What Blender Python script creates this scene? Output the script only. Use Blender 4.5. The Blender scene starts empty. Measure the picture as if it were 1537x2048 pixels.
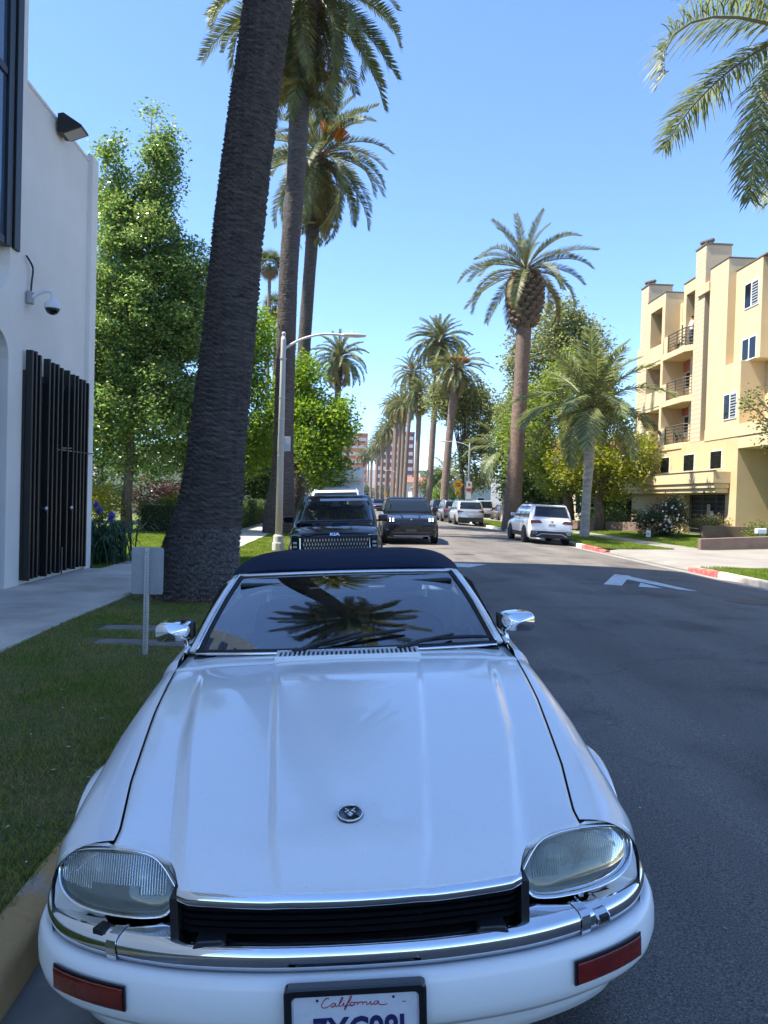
import bpy, math, random
import numpy as np
from mathutils import Matrix, Vector
random.seed(7); RNG = np.random.default_rng(7)
R_ = math.radians
scn = bpy.context.scene
COL = scn.collection

# ------------------------------------------------------------ camera
cam_d = bpy.data.cameras.new('camera'); cam = bpy.data.objects.new('camera', cam_d); COL.objects.link(cam)
cam_d.sensor_fit = 'VERTICAL'; cam_d.sensor_height = 36.0; cam_d.lens = 36.0 * 1450 / 2048
cam_d.clip_start = 0.05; cam_d.clip_end = 20000
def cam_axes(a, p, r):
    f = Vector((math.sin(a)*math.cos(p), math.cos(a)*math.cos(p), math.sin(p)))
    r0 = Vector((math.cos(a), -math.sin(a), 0)); u0 = r0.cross(f)
    rt = math.cos(r)*r0 + math.sin(r)*u0
    return rt, rt.cross(f), f
_r, _u, _f = cam_axes(R_(2.537), R_(-1.0358), R_(1.6))
cam.matrix_world = Matrix(((_r.x, _u.x, -_f.x, 0), (_r.y, _u.y, -_f.y, 0), (_r.z, _u.z, -_f.z, 1.66), (0, 0, 0, 1)))
scn.camera = cam

# ------------------------------------------------------------ sky and sun
SUN_EL, SUN_AZ = 61.0, 262.0            # azimuth clockwise from the street axis (+Y)
world = bpy.data.worlds.new('World'); scn.world = world; world.use_nodes = True
wn = world.node_tree; bg = wn.nodes['Background']
sky = wn.nodes.new('ShaderNodeTexSky'); sky.sky_type = 'NISHITA'; sky.sun_disc = False
sky.sun_elevation = R_(SUN_EL); sky.sun_rotation = R_(SUN_AZ)
sky.altitude = 1500; sky.air_density = 1.0; sky.dust_density = 0.0; sky.ozone_density = 9.0
wn.links.new(sky.outputs[0], bg.inputs[0]); bg.inputs[1].default_value = 0.15
sun_d = bpy.data.lights.new('sun', 'SUN'); sun_d.energy = 5.0; sun_d.angle = R_(0.53); sun_d.color = (1.0, 0.93, 0.82)
sun = bpy.data.objects.new('sun', sun_d); COL.objects.link(sun)
_az, _el = R_(SUN_AZ), R_(SUN_EL)
to_sun = Vector((math.sin(_az)*math.cos(_el), math.cos(_az)*math.cos(_el), math.sin(_el)))
sun.rotation_euler = to_sun.to_track_quat('Z', 'Y').to_euler(); sun.location = (-30, 0, 60)
scn.view_settings.view_transform = 'Standard'; scn.view_settings.look = 'None'
scn.view_settings.exposure = 1.38; scn.view_settings.gamma = 1.0; scn.view_settings.use_curve_mapping = False
scn.cycles.max_bounces = 7; scn.cycles.transparent_max_bounces = 16; scn.cycles.diffuse_bounces = 3
scn.cycles.glossy_bounces = 4; scn.cycles.transmission_bounces = 4; scn.cycles.caustics_reflective = False; scn.cycles.caustics_refractive = False
scn.cycles.sample_clamp_indirect = 6

# ------------------------------------------------------------ object helpers
def tag(o, label=None, cat=None, group=None, kind=None):
    if label: o['label'] = label
    if cat: o['category'] = cat
    if group: o['group'] = group
    if kind: o['kind'] = kind
    return o
def thing(name, label, cat, loc=(0, 0, 0), rz=0.0, group=None, mat=None):
    o = bpy.data.objects.new(name, None); COL.objects.link(o); o.empty_display_size = 0.2
    if mat is not None: o.matrix_world = mat
    else: o.location = loc; o.rotation_euler = (0, 0, rz)
    return tag(o, label, cat, group)
def link(name, me, parent=None, loc=None, rot=None, scale=None, mw=None):
    o = bpy.data.objects.new(name, me); COL.objects.link(o)
    if parent is not None: o.parent = parent
    if mw is not None: o.matrix_local = mw
    else:
        if loc is not None: o.location = loc
        if rot is not None: o.rotation_euler = rot
        if scale is not None: o.scale = scale
    return o
def kids(o): return [c for c in bpy.data.objects if c.parent == o]
def dup(root, loc=None, rz=None, label=None, parent=None):
    ch = {}
    for c in bpy.data.objects:
        if c.parent: ch.setdefault(c.parent.name, []).append(c)
    def rec(o, p):
        c = o.copy(); COL.objects.link(c); c.parent = p
        if p is not None: c.matrix_parent_inverse = o.matrix_parent_inverse.copy()
        for k in ch.get(o.name, []): rec(k, c)
        return c
    r = rec(root, parent)
    if loc is not None: r.location = loc
    if rz is not None: r.rotation_euler = (0, 0, rz)
    if label: r['label'] = label
    return r

class MB:
    def __init__(s): s.v = []; s.f = []; s.m = []; s.cur = 0
    def add(s, vs, fs):
        b = len(s.v); s.v.extend([tuple(p) for p in vs]); s.f.extend([tuple(b+i for i in f) for f in fs]); s.m.extend([s.cur]*len(fs)); return s
    def box(s, x0, x1, y0, y1, z0, z1, M=None):
        vs = [(x, y, z) for z in (z0, z1) for x, y in ((x0, y0), (x1, y0), (x1, y1), (x0, y1))]
        if M is not None: vs = [M @ Vector(p) for p in vs]
        return s.add(vs, [(3, 2, 1, 0), (4, 5, 6, 7), (0, 1, 5, 4), (1, 2, 6, 5), (2, 3, 7, 6), (3, 0, 4, 7)])
    def prism(s, poly, a, b, axis='z', M=None, cap=True):
        n = len(poly)
        def P(p, t): return {'z': (p[0], p[1], t), 'y': (p[0], t, p[1]), 'x': (t, p[0], p[1])}[axis]
        vs = [P(p, a) for p in poly] + [P(p, b) for p in poly]
        if M is not None: vs = [M @ Vector(p) for p in vs]
        fs = [(i, (i+1) % n, n+(i+1) % n, n+i) for i in range(n)]
        if cap: fs += [tuple(range(n-1, -1, -1)), tuple(range(n, 2*n))]
        return s.add(vs, fs)
    def grid(s, fn, nu, nv, closeu=False):
        vs = [fn(i/(nu if closeu else nu-1), j/(nv-1)) for j in range(nv) for i in range(nu)]
        fs = []
        for j in range(nv-1):
            for i in range(nu if closeu else nu-1):
                k = (i+1) % nu; fs.append((j*nu+i, j*nu+k, (j+1)*nu+k, (j+1)*nu+i))
        return s.add(vs, fs)
    def loft(s, rings, closed=True, cap=False):
        n = len(rings[0]); vs = [p for r in rings for p in r]; fs = []
        for j in range(len(rings)-1):
            for i in range(n if closed else n-1):
                k = (i+1) % n; fs.append((j*n+i, j*n+k, (j+1)*n+k, (j+1)*n+i))
        if cap: fs += [tuple(range(n-1, -1, -1)), tuple((len(rings)-1)*n+i for i in range(n))]
        return s.add(vs, fs)
    def tube(s, path, rad, n=8, cap=True, flat=1.0):
        P = [Vector(p) for p in path]; rings = []
        if not hasattr(rad, '__len__'): rad = [rad]*len(P)
        up = Vector((0, 0, 1))
        for i, p in enumerate(P):
            t = (P[min(i+1, len(P)-1)] - P[max(i-1, 0)]).normalized()
            a = up if abs(t.dot(up)) < 0.95 else Vector((1, 0, 0))
            u = t.cross(a).normalized(); w = u.cross(t)
            rings.append([p + rad[i]*(u*math.cos(2*math.pi*k/n) + w*math.sin(2*math.pi*k/n)*flat) for k in range(n)])
        return s.loft(rings, True, cap)
    def lathe(s, prof, n=24, M=None, axis='z'):
        rings = []
        for r, t in prof:
            ring = []
            for k in range(n):
                a = 2*math.pi*k/n; c, d = r*math.cos(a), r*math.sin(a)
                p = {'z': (c, d, t), 'y': (c, t, d), 'x': (t, c, d)}[axis]
                ring.append(M @ Vector(p) if M is not None else p)
            rings.append(ring)
        return s.loft(rings, True, True)
    def ball(s, c, r, n=10, sz=1.0):
        return s.lathe([(r*math.sin(math.pi*k/n)+1e-5, c[2]-r*sz*math.cos(math.pi*k/n)) for k in range(n+1)], n+4, Matrix.Translation((c[0], c[1], 0)))
    def mesh(s, name, mats, smooth=False, ang=None):
        me = bpy.data.meshes.new(name); me.from_pydata(s.v, [], s.f)
        for m in (mats if isinstance(mats, (list, tuple)) else [mats]): me.materials.append(m)
        if len(me.materials) > 1: me.polygons.foreach_set('material_index', s.m)
        if smooth: me.polygons.foreach_set('use_smooth', [True]*len(me.polygons))
        me.update()
        if ang is not None: me.set_sharp_from_angle(angle=R_(ang))
        return me
    def build(s, name, mats, parent=None, smooth=False, ang=None, bevel=0, seg=2, loc=None, mw=None, sub=0, solid=0):
        o = link(name, s.mesh(name, mats, smooth, ang), parent, loc=loc, mw=mw)
        if solid: md = o.modifiers.new('solid', 'SOLIDIFY'); md.thickness = solid; md.offset = -1
        if bevel: md = o.modifiers.new('bevel', 'BEVEL'); md.width = bevel; md.segments = seg; md.limit_method = 'ANGLE'; md.angle_limit = R_(35)
        if sub: md = o.modifiers.new('sub', 'SUBSURF'); md.levels = sub; md.render_levels = sub
        return o
def bx(name, m, parent, x0, x1, y0, y1, z0, z1, bevel=0, seg=2):
    return MB().box(x0, x1, y0, y1, z0, z1).build(name, m, parent, bevel=bevel, seg=seg)
def np_mesh(name, verts, faces, mats, smooth=False):
    """verts (n,3), faces (m,k) arrays, all faces with the same number of corners"""
    me = bpy.data.meshes.new(name); verts = np.asarray(verts, dtype=np.float32); faces = np.asarray(faces, dtype=np.int32)
    m, k = faces.shape
    me.vertices.add(len(verts)); me.vertices.foreach_set('co', verts.ravel())
    me.loops.add(m*k); me.loops.foreach_set('vertex_index', faces.ravel())
    me.polygons.add(m); me.polygons.foreach_set('loop_start', np.arange(m, dtype=np.int32)*k)
    me.polygons.foreach_set('use_smooth', np.full(m, smooth))
    for mm in (mats if isinstance(mats, (list, tuple)) else [mats]): me.materials.append(mm)
    me.update(calc_edges=True); me.validate()
    return me
def lerp(a, b, t): return a + (b-a)*t
def interp(x, tab):
    xs = [t[0] for t in tab]; return float(np.interp(x, xs, [t[1] for t in tab]))
def sst(t): t = max(0.0, min(1.0, t)); return t*t*(3-2*t)
def catmull(pts, n=6, closed=False):
    P = [Vector(p) for p in pts]; out = []; N = len(P)
    for i in range(N if closed else N-1):
        if closed: a, b, c, d = P[i-1], P[i], P[(i+1) % N], P[(i+2) % N]
        else: a, b, c, d = P[max(i-1, 0)], P[i], P[i+1], P[min(i+2, N-1)]
        for k in range(n):
            t = k/n; out.append(0.5*((2*b) + (c-a)*t + (2*a-5*b+4*c-d)*t*t + (3*b-a-3*c+d)*t**3))
    if not closed: out.append(P[-1])
    return out
def text_obj(name, s, size, m, parent, mw, ext=0.001, align='CENTER', shear=0, sx=1.0, off=0.0):
    cu = bpy.data.curves.new(name, 'FONT'); cu.body = s; cu.size = size; cu.extrude = ext; cu.align_x = align; cu.align_y = 'CENTER'
    cu.shear = shear; cu.offset = off; cu.resolution_u = 3
    t = bpy.data.objects.new(name, cu); COL.objects.link(t)
    dg = bpy.context.evaluated_depsgraph_get(); me = bpy.data.meshes.new_from_object(t.evaluated_get(dg))
    bpy.data.objects.remove(t); bpy.data.curves.remove(cu); me.name = name
    me.materials.clear(); me.materials.append(m)
    return link(name, me, parent, mw=mw @ Matrix.Diagonal((sx, 1, 1, 1)))

# ------------------------------------------------------------ materials
MATS = {}
def mat(name, col=(.5, .5, .5), rough=.5, metal=0.0, coat=0.0, spec=.5, col2=None, scale=5.0, detail=4.0, bump=0.0, bscale=None, bdist=.01, emit=0, stretch=None, trans=0, alpha=None, contrast=(.35, .65), island=0.0, coatr=.03):
    if name in MATS: return MATS[name]
    m = bpy.data.materials.new(name); m.use_nodes = True; nt = m.node_tree; b = nt.nodes['Principled BSDF']; MATS[name] = m
    L = nt.links.new
    b.inputs['Base Color'].default_value = (*col, 1); b.inputs['Roughness'].default_value = rough; b.inputs['Metallic'].default_value = metal
    b.inputs['Coat Weight'].default_value = coat; b.inputs['Coat Roughness'].default_value = coatr; b.inputs['Specular IOR Level'].default_value = spec
    src = None
    if col2 is not None or bump:
        tc = nt.nodes.new('ShaderNodeTexCoord'); src = tc.outputs['Object']
        if stretch:
            mp = nt.nodes.new('ShaderNodeMapping'); mp.inputs['Scale'].default_value = stretch; L(src, mp.inputs[0]); src = mp.outputs[0]
    colsock = None
    if col2 is not None:
        n = nt.nodes.new('ShaderNodeTexNoise'); n.inputs['Scale'].default_value = scale; n.inputs['Detail'].default_value = detail; n.inputs['Roughness'].default_value = .6
        L(src, n.inputs['Vector']); r = nt.nodes.new('ShaderNodeValToRGB')
        r.color_ramp.elements[0].position = contrast[0]; r.color_ramp.elements[1].position = contrast[1]
        r.color_ramp.elements[0].color = (*col, 1); r.color_ramp.elements[1].color = (*col2, 1)
        L(n.outputs['Fac'], r.inputs[0]); colsock = r.outputs[0]
    if island:
        g = nt.nodes.new('ShaderNodeNewGeometry'); h = nt.nodes.new('ShaderNodeHueSaturation')
        mr = nt.nodes.new('ShaderNodeMapRange'); mr.inputs[3].default_value = 1-island; mr.inputs[4].default_value = 1+island
        L(g.outputs['Random Per Island'], mr.inputs[0]); L(mr.outputs[0], h.inputs['Value'])
        mh = nt.nodes.new('ShaderNodeMapRange'); mh.inputs[3].default_value = .5-island*.06; mh.inputs[4].default_value = .5+island*.06
        ml = nt.nodes.new('ShaderNodeMath'); ml.operation = 'MULTIPLY_ADD'; ml.inputs[1].default_value = 7.31; ml.inputs[2].default_value = .13
        fr = nt.nodes.new('ShaderNodeMath'); fr.operation = 'FRACT'
        L(g.outputs['Random Per Island'], ml.inputs[0]); L(ml.outputs[0], fr.inputs[0]); L(fr.outputs[0], mh.inputs[0]); L(mh.outputs[0], h.inputs['Hue'])
        if colsock: L(colsock, h.inputs['Color'])
        else: h.inputs['Color'].default_value = (*col, 1)
        colsock = h.outputs[0]
    if colsock: L(colsock, b.inputs['Base Color'])
    if bump:
        n2 = nt.nodes.new('ShaderNodeTexNoise'); n2.inputs['Scale'].default_value = bscale or scale*4; n2.inputs['Detail'].default_value = 5
        L(src, n2.inputs['Vector']); bp = nt.nodes.new('ShaderNodeBump'); bp.inputs['Strength'].default_value = bump; bp.inputs['Distance'].default_value = bdist
        L(n2.outputs['Fac'], bp.inputs['Height']); L(bp.outputs[0], b.inputs['Normal'])
    if emit: b.inputs['Emission Color'].default_value = (*col, 1); b.inputs['Emission Strength'].default_value = emit
    if trans:   # leaf: diffuse light passing through
        t = nt.nodes.new('ShaderNodeBsdfTranslucent'); mx = nt.nodes.new('ShaderNodeMixShader'); mx.inputs[0].default_value = trans
        hs = nt.nodes.new('ShaderNodeHueSaturation'); hs.inputs['Value'].default_value = 1.5; hs.inputs['Saturation'].default_value = 1.1; hs.inputs['Hue'].default_value = .49
        if colsock: L(colsock, hs.inputs['Color'])
        else: hs.inputs['Color'].default_value = (*col, 1)
        L(hs.outputs[0], t.inputs[0]); L(b.outputs[0], mx.inputs[1]); L(t.outputs[0], mx.inputs[2]); L(mx.outputs[0], nt.nodes['Material Output'].inputs[0])
    return m
def glass(name, tint=(.8, .85, .83), rough=0.0, ior=1.5, boost=0.0, haze=None):
    if name in MATS: return MATS[name]
    m = bpy.data.materials.new(name); m.use_nodes = True; nt = m.node_tree; nt.nodes.clear(); MATS[name] = m
    o = nt.nodes.new('ShaderNodeOutputMaterial'); mx = nt.nodes.new('ShaderNodeMixShader'); t = nt.nodes.new('ShaderNodeBsdfTransparent'); g = nt.nodes.new('ShaderNodeBsdfGlossy'); f = nt.nodes.new('ShaderNodeFresnel')
    f.inputs[0].default_value = ior; t.inputs[0].default_value = (*tint, 1); g.inputs['Roughness'].default_value = rough
    fac = f.outputs[0]
    if boost:
        a = nt.nodes.new('ShaderNodeMath'); a.operation = 'ADD'; a.inputs[1].default_value = boost; a.use_clamp = True; nt.links.new(fac, a.inputs[0]); fac = a.outputs[0]
    if haze:
        hz = nt.nodes.new('ShaderNodeBsdfDiffuse'); hz.inputs[0].default_value = (*haze, 1); m2 = nt.nodes.new('ShaderNodeMixShader'); m2.inputs[0].default_value = .36
        nt.links.new(t.outputs[0], m2.inputs[1]); nt.links.new(hz.outputs[0], m2.inputs[2]); t = m2
    nt.links.new(fac, mx.inputs[0]); nt.links.new(t.outputs[0], mx.inputs[1]); nt.links.new(g.outputs[0], mx.inputs[2]); nt.links.new(mx.outputs[0], o.inputs[0])
    return m
CHROME = mat('chrome', (.78, .79, .8), .06, 1.0)
BLACK = mat('black_plastic', (.012, .012, .013), .45)
RUBBER = mat('rubber', (.012, .012, .012), .7)
STEEL = mat('galvanised_steel', (.42, .43, .44), .45, .7, col2=(.5, .51, .52), scale=30)
def P2W(y, x, z=0): return Vector((x, y, z))
def road_z(x): return .08 - .155*abs((x-4)/5.12)**2.3
# ================================================================ ground, road, pavements
def asphalt():
    m = bpy.data.materials.new('asphalt'); m.use_nodes = True; nt = m.node_tree; b = nt.nodes['Principled BSDF']; L = nt.links.new
    tc = nt.nodes.new('ShaderNodeTexCoord')
    def noise(sc, det=4, st=None):
        n = nt.nodes.new('ShaderNodeTexNoise'); n.inputs['Scale'].default_value = sc; n.inputs['Detail'].default_value = det
        if st:
            mp = nt.nodes.new('ShaderNodeMapping'); mp.inputs['Scale'].default_value = st; L(tc.outputs['Object'], mp.inputs[0]); L(mp.outputs[0], n.inputs['Vector'])
        else: L(tc.outputs['Object'], n.inputs['Vector'])
        return n.outputs['Fac']
    def ramp(f, c0, c1, p0=.35, p1=.65):
        r = nt.nodes.new('ShaderNodeValToRGB'); r.color_ramp.elements[0].position = p0; r.color_ramp.elements[1].position = p1
        r.color_ramp.elements[0].color = (*c0, 1); r.color_ramp.elements[1].color = (*c1, 1); L(f, r.inputs[0]); return r.outputs[0]
    def mix(fac, a, bb, mode='MIX'):
        x = nt.nodes.new('ShaderNodeMix'); x.data_type = 'RGBA'; x.blend_type = mode
        if isinstance(fac, float): x.inputs[0].default_value = fac
        else: L(fac, x.inputs[0])
        L(a, x.inputs[6]); L(bb, x.inputs[7]); return x.outputs[2]
    big = ramp(noise(.5, 5, (1, .25, 1)), (.112, .102, .090), (.158, .144, .127))
    fine = ramp(noise(120, 4), (.40, .40, .40), (1.65, 1.65, 1.65), .32, .70)
    spk = nt.nodes.new('ShaderNodeTexVoronoi'); spk.inputs['Scale'].default_value = 90; L(tc.outputs['Object'], spk.inputs['Vector'])
    sp = ramp(spk.outputs['Distance'], (2.8, 2.75, 2.65), (1, 1, 1), .10, .22)
    st = ramp(noise(.9, 7), (.60, .60, .62), (1.08, 1.06, 1.04), .30, .50)                      # oil and tyre staining
    streak = ramp(noise(1.6, 5, (1.0, .10, 1)), (.84, .84, .85), (1.08, 1.07, 1.06), .35, .62)   # wheel tracks along the street
    ck = nt.nodes.new('ShaderNodeTexVoronoi'); ck.feature = 'DISTANCE_TO_EDGE'; ck.inputs['Scale'].default_value = .34
    wv = nt.nodes.new('ShaderNodeTexNoise'); wv.inputs['Scale'].default_value = 2.2; wv.inputs['Detail'].default_value = 5; L(tc.outputs['Object'], wv.inputs['Vector'])
    va = nt.nodes.new('ShaderNodeVectorMath'); va.operation = 'MULTIPLY_ADD'; va.inputs[1].default_value = (.9, .9, 0); L(wv.outputs['Color'], va.inputs[0]); L(tc.outputs['Object'], va.inputs[2]); L(va.outputs[0], ck.inputs['Vector'])
    crack = ramp(ck.outputs['Distance'], (.72, .72, .72), (1, 1, 1), .0012, .005)
    c = mix(1.0, mix(1.0, mix(1.0, mix(1.0, mix(1.0, big, fine, 'MULTIPLY'), sp, 'MULTIPLY'), st, 'MULTIPLY'), streak, 'MULTIPLY'), crack, 'MULTIPLY'); L(c, b.inputs['Base Color'])
    b.inputs['Roughness'].default_value = .75; b.inputs['Specular IOR Level'].default_value = .35
    bp = nt.nodes.new('ShaderNodeBump'); bp.inputs['Strength'].default_value = .5; bp.inputs['Distance'].default_value = .004; L(noise(220, 3), bp.inputs['Height']); L(bp.outputs[0], b.inputs['Normal'])
    return m
ASPHALT = asphalt()
CONCRETE = mat('concrete', (.44, .385, .315), .85, col2=(.66, .585, .49), scale=1.1, detail=8, bump=.25, bscale=60, bdist=.003)
CONC_PALE = mat('pale_concrete', (.20, .185, .16), .85, col2=(.275, .255, .22), scale=.7, detail=8, bump=.2, bscale=50, bdist=.003)
SOIL = mat('lawn_soil', (.085, .105, .025), .95, col2=(.17, .14, .06), scale=2.2, detail=8, bump=.8, bscale=45, bdist=.03)
def yellow_kerb():
    return mat('worn_yellow_kerb_paint', (.46, .285, .12), .85, col2=(.38, .32, .25), scale=4, detail=10, bump=.7, bscale=24, bdist=.010, contrast=(.44, .58))
YELLOW = yellow_kerb()
REDKERB = mat('worn_red_kerb_paint', (.33, .07, .06), .8, col2=(.30, .24, .2), scale=6, detail=8, contrast=(.5, .7), bump=.3)
KX0, KX1 = -1.10, 9.12
def structure(o): o['kind'] = 'structure'; return o
# ground sheet to the horizon
gx = [-4500, -400, -60, 60, 400, 4500]; gy_ = [-900, -300, -60, 100, 400, 1500, 6400]
g = MB(); g.add([(x, y, -.42) for y in gy_ for x in gx], [(j*6+i, j*6+i+1, (j+1)*6+i+1, (j+1)*6+i) for j in range(6) for i in range(5)])
structure(g.build('ground', mat('dry_ground', (.10, .09, .06), .95, col2=(.16, .15, .11), scale=.05)))
# road with a crown
xs = list(np.linspace(-3.0, KX1+.02, 50)); ysr = [-40, -10] + [0+2*i for i in range(30)] + [62+15*i for i in range(12)] + [260, 330, 420]
rd = MB(); n = len(xs); rd.add([(x, y, road_z(x)) for y in ysr for x in xs], [(j*n+i, j*n+i+1, (j+1)*n+i+1, (j+1)*n+i) for j in range(len(ysr)-1) for i in range(n-1)])
ROAD = structure(rd.build('road', ASPHALT, smooth=True))
# gutters (concrete strip) right and left
GUT = mat('gutter_concrete', (.20, .19, .17), .85, col2=(.29, .275, .25), scale=1.5, detail=8, stretch=(1, .3, 1))
def strip(name, x0, x1, y0, y1, zf, m, n=2, dz=.004):
    b = MB(); ysn = np.linspace(y0, y1, max(2, int((y1-y0)/4)+2)); xx = np.linspace(x0, x1, n)
    b.add([(x, y, zf(x)+dz) for y in ysn for x in xx], [(j*n+i, j*n+i+1, (j+1)*n+i+1, (j+1)*n+i) for j in range(len(ysn)-1) for i in range(n-1)])
    return structure(b.build(name, m))
strip('gutter_right', 8.72, KX1-.002, -30, 300, road_z, GUT, 5)
strip('gutter_left', KX0+.002, KX0+.34, -30, 300, road_z, mat('dirty_gutter', (.13, .125, .115), .9, col2=(.24, .23, .21), scale=2.5, detail=9), 4)
# kerbs: lengths of cast concrete with joints
KT = .08
def kerb(name, x0, x1, segs, base):
    root = bpy.data.objects.new(name, None); COL.objects.link(root); structure(root)
    for (y0, y1, m, top) in segs:
        s = 1 if x1 > 0 else -1
        prof = [(x0, -.4), (x0, top-.035), (x0+(-.012 if x0 < 0 else .012), top-.012), (x0+(-.035 if x0 < 0 else .035), top), (x1, top), (x1, -.4)]
        MB().prism(prof, y0+.004, y1-.004, 'y').build('kerb_stone', m, root, smooth=True, ang=40)
    return root
L_ = []; y = -12.0
while y < 130:
    L_.append((y, y+3.05, YELLOW if y < 9 else CONCRETE, KT)); y += 3.05
kerb('kerb_left', KX0, -1.265, L_, 0)
R = []; y = -10.0
for (a, b, m, t) in [(-12, 3, CONCRETE, KT), (3, 12, CONCRETE, KT), (12, 17.6, CONCRETE, KT), (17.6, 18.4, REDKERB, KT), (18.4, 19.2, REDKERB, .04), (25.6, 26.4, REDKERB, .04), (26.4, 28.3, REDKERB, KT)]: R.append((a, b, m, t))
y = 28.3
while y < 150: R.append((y, y+4, CONCRETE, KT)); y += 4
kerb('kerb_right', KX1, KX1+.165, R, 0)
dr = MB().box(KX1, KX1+.004, 14.9, 15.02, -.02, .045).build('kerb_drain', BLACK); dr.parent = bpy.data.objects['kerb_right']
bx('driveway_lip', CONC_PALE, None, KX1, KX1+.165, 19.2, 25.6, -.4, -.03); structure(bpy.data.objects['driveway_lip'])
# lawn sheets
def ground_l(x, y): return .075
def lawn(name, x0, x1, y0, y1, zf, nx=4, ny=30, m=SOIL):
    b = MB(); xx = np.linspace(x0, x1, nx); yy = np.linspace(y0, y1, ny)
    b.add([(x, yv, zf(x, yv)) for yv in yy for x in xx], [(j*nx+i, j*nx+i+1, (j+1)*nx+i+1, (j+1)*nx+i) for j in range(ny-1) for i in range(nx-1)])
    return structure(b.build(name, m, smooth=True))
def gl(x, y): return .07+.012*math.sin(x*2.1+y*.9)+.01*math.sin(y*1.7)
def gr(x, y): return .075 + .045*max(0, x-12.2)*sst((x-12.2)/3)*.75
lawn('verge_left', -3.36, -1.262, -8, 130, gl, 8, 140)
LAWNG = mat('lawn_green', (.085, .125, .02), .95, col2=(.13, .16, .03), scale=1.5, detail=7, bump=.8, bscale=45, bdist=.03)
lawn('garden_left', -30, -5.06, 14.9, 130, gl, 20, 60, LAWNG)
lawn('verge_right', KX1+.163, 12.0, 26.3, 150, lambda x, y: .07, 4, 30, LAWNG)
lawn('verge_right_near', KX1+.163, 12.0, -6, 18.9, lambda x, y: .07, 4, 30, LAWNG)
lawn('garden_right', 13.35, 60, 26.3, 150, gr, 24, 30, LAWNG)
# pavements: slabs are pieces of their own
def pavement(name, x0, x1, y0, y1, step, zf, m):
    root = bpy.data.objects.new(name, None); COL.objects.link(root); structure(root); y = y0
    while y < y1:
        e = min(step, y1-y); dz = random.uniform(-.004, .004)
        MB().add([(x0, y+.011, zf(x0)+dz-.2), (x1, y+.011, zf(x1)+dz-.2), (x1, y+e-.011, zf(x1)-dz-.2), (x0, y+e-.011, zf(x0)-dz-.2), (x0, y+.011, zf(x0)+dz), (x1, y+.011, zf(x1)+dz), (x1, y+e-.011, zf(x1)-dz), (x0, y+e-.011, zf(x0)-dz)],
                 [(4, 5, 6, 7), (0, 1, 5, 4), (1, 2, 6, 5), (2, 3, 7, 6), (3, 0, 4, 7)]).build('paving_slab', m, root, bevel=.006)
        y += step
    return root
pavement('pavement_left', -5.05, -3.37, -6, 46, 1.75, lambda x: .095, CONCRETE)
strip('pavement_left_far', -5.05, -3.37, 46, 130, lambda x: .08, CONCRETE)
pavement('pavement_right', 12.0, 13.35, 26.3, 60, 1.6, lambda x: .09, CONC_PALE)
strip('pavement_right_far', 12.0, 13.35, 60, 150, lambda x: .08, CONC_PALE)
bx('wall_footing', CONCRETE, None, -5.46, -5.052, -6, 14.95, -.3, .088); structure(bpy.data.objects['wall_footing'])
def apron(x): return interp(x, [(9.28, -.03), (9.9, .045), (12.0, .085), (13.4, .095), (18, .30), (40, .9)])
ap = MB(); xx = [9.285, 9.5, 9.9, 10.6, 11.3, 12.0, 13.4, 15.5, 18, 30, 40]; yy = np.linspace(18.95, 26.25, 5)
ap.add([(x, yv + (0 if x > 9.95 else (.35*(yv-22.6)/3.65)*sst((9.95-x)/.7)), apron(x)) for yv in yy for x in xx], [(j*11+i, j*11+i+1, (j+1)*11+i+1, (j+1)*11+i) for j in range(4) for i in range(10)])
structure(ap.build('driveway', CONC_PALE, smooth=True))
# white road hump marking: two chevron strokes lying on the road
WHITE_ROAD = mat('white_road_paint', (.66, .66, .64), .7, col2=(.36, .355, .34), scale=7, detail=10, contrast=(.46, .72))
def marking(polys, label):
    root = thing('road_marking', label, 'road marking', (0, 0, 0))
    for poly in polys:
        b = MB(); m_ = [poly[0]]
        # subdivide so that it follows the crown
        n = len(poly); A, B_, C_, D = (poly + [poly[-1]])[:4]
        b.grid(lambda u, v: (lambda p: (p[0], p[1], road_z(p[0])+.006))((lerp(lerp(A[0], B_[0], u), lerp(D[0], C_[0], u), v), lerp(lerp(A[1], B_[1], u), lerp(D[1], C_[1], u), v))), 14, 8)
        b.build('paint_stroke', WHITE_ROAD, root)
    return root
SKEW = .012                                   # the left kerb swings slightly away from the street axis
for nm in ('kerb_left', 'gutter_left', 'verge_left'):
    o_ = bpy.data.objects[nm]; o_.matrix_world = Matrix.Translation((KX0, 3, 0)) @ Matrix.Rotation(SKEW, 4, 'Z') @ Matrix.Translation((-KX0, -3, 0))
marking([[(6.13, 16.54), (6.40, 16.30), (5.37, 14.08), (5.05, 14.22)], [(6.30, 16.34), (6.69, 13.64), (6.39, 13.8), (5.99, 15.45)], [(6.04, 14.81), (6.11, 13.9), (5.67, 13.99)]], 'white painted chevron arrow on the asphalt beside the driveway')
marking([[(2.58, 18.31), (3.44, 18.13), (2.85, 17.2), (2.35, 17.35)]], 'small white painted triangle on the road at the edge of the shade')
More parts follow.
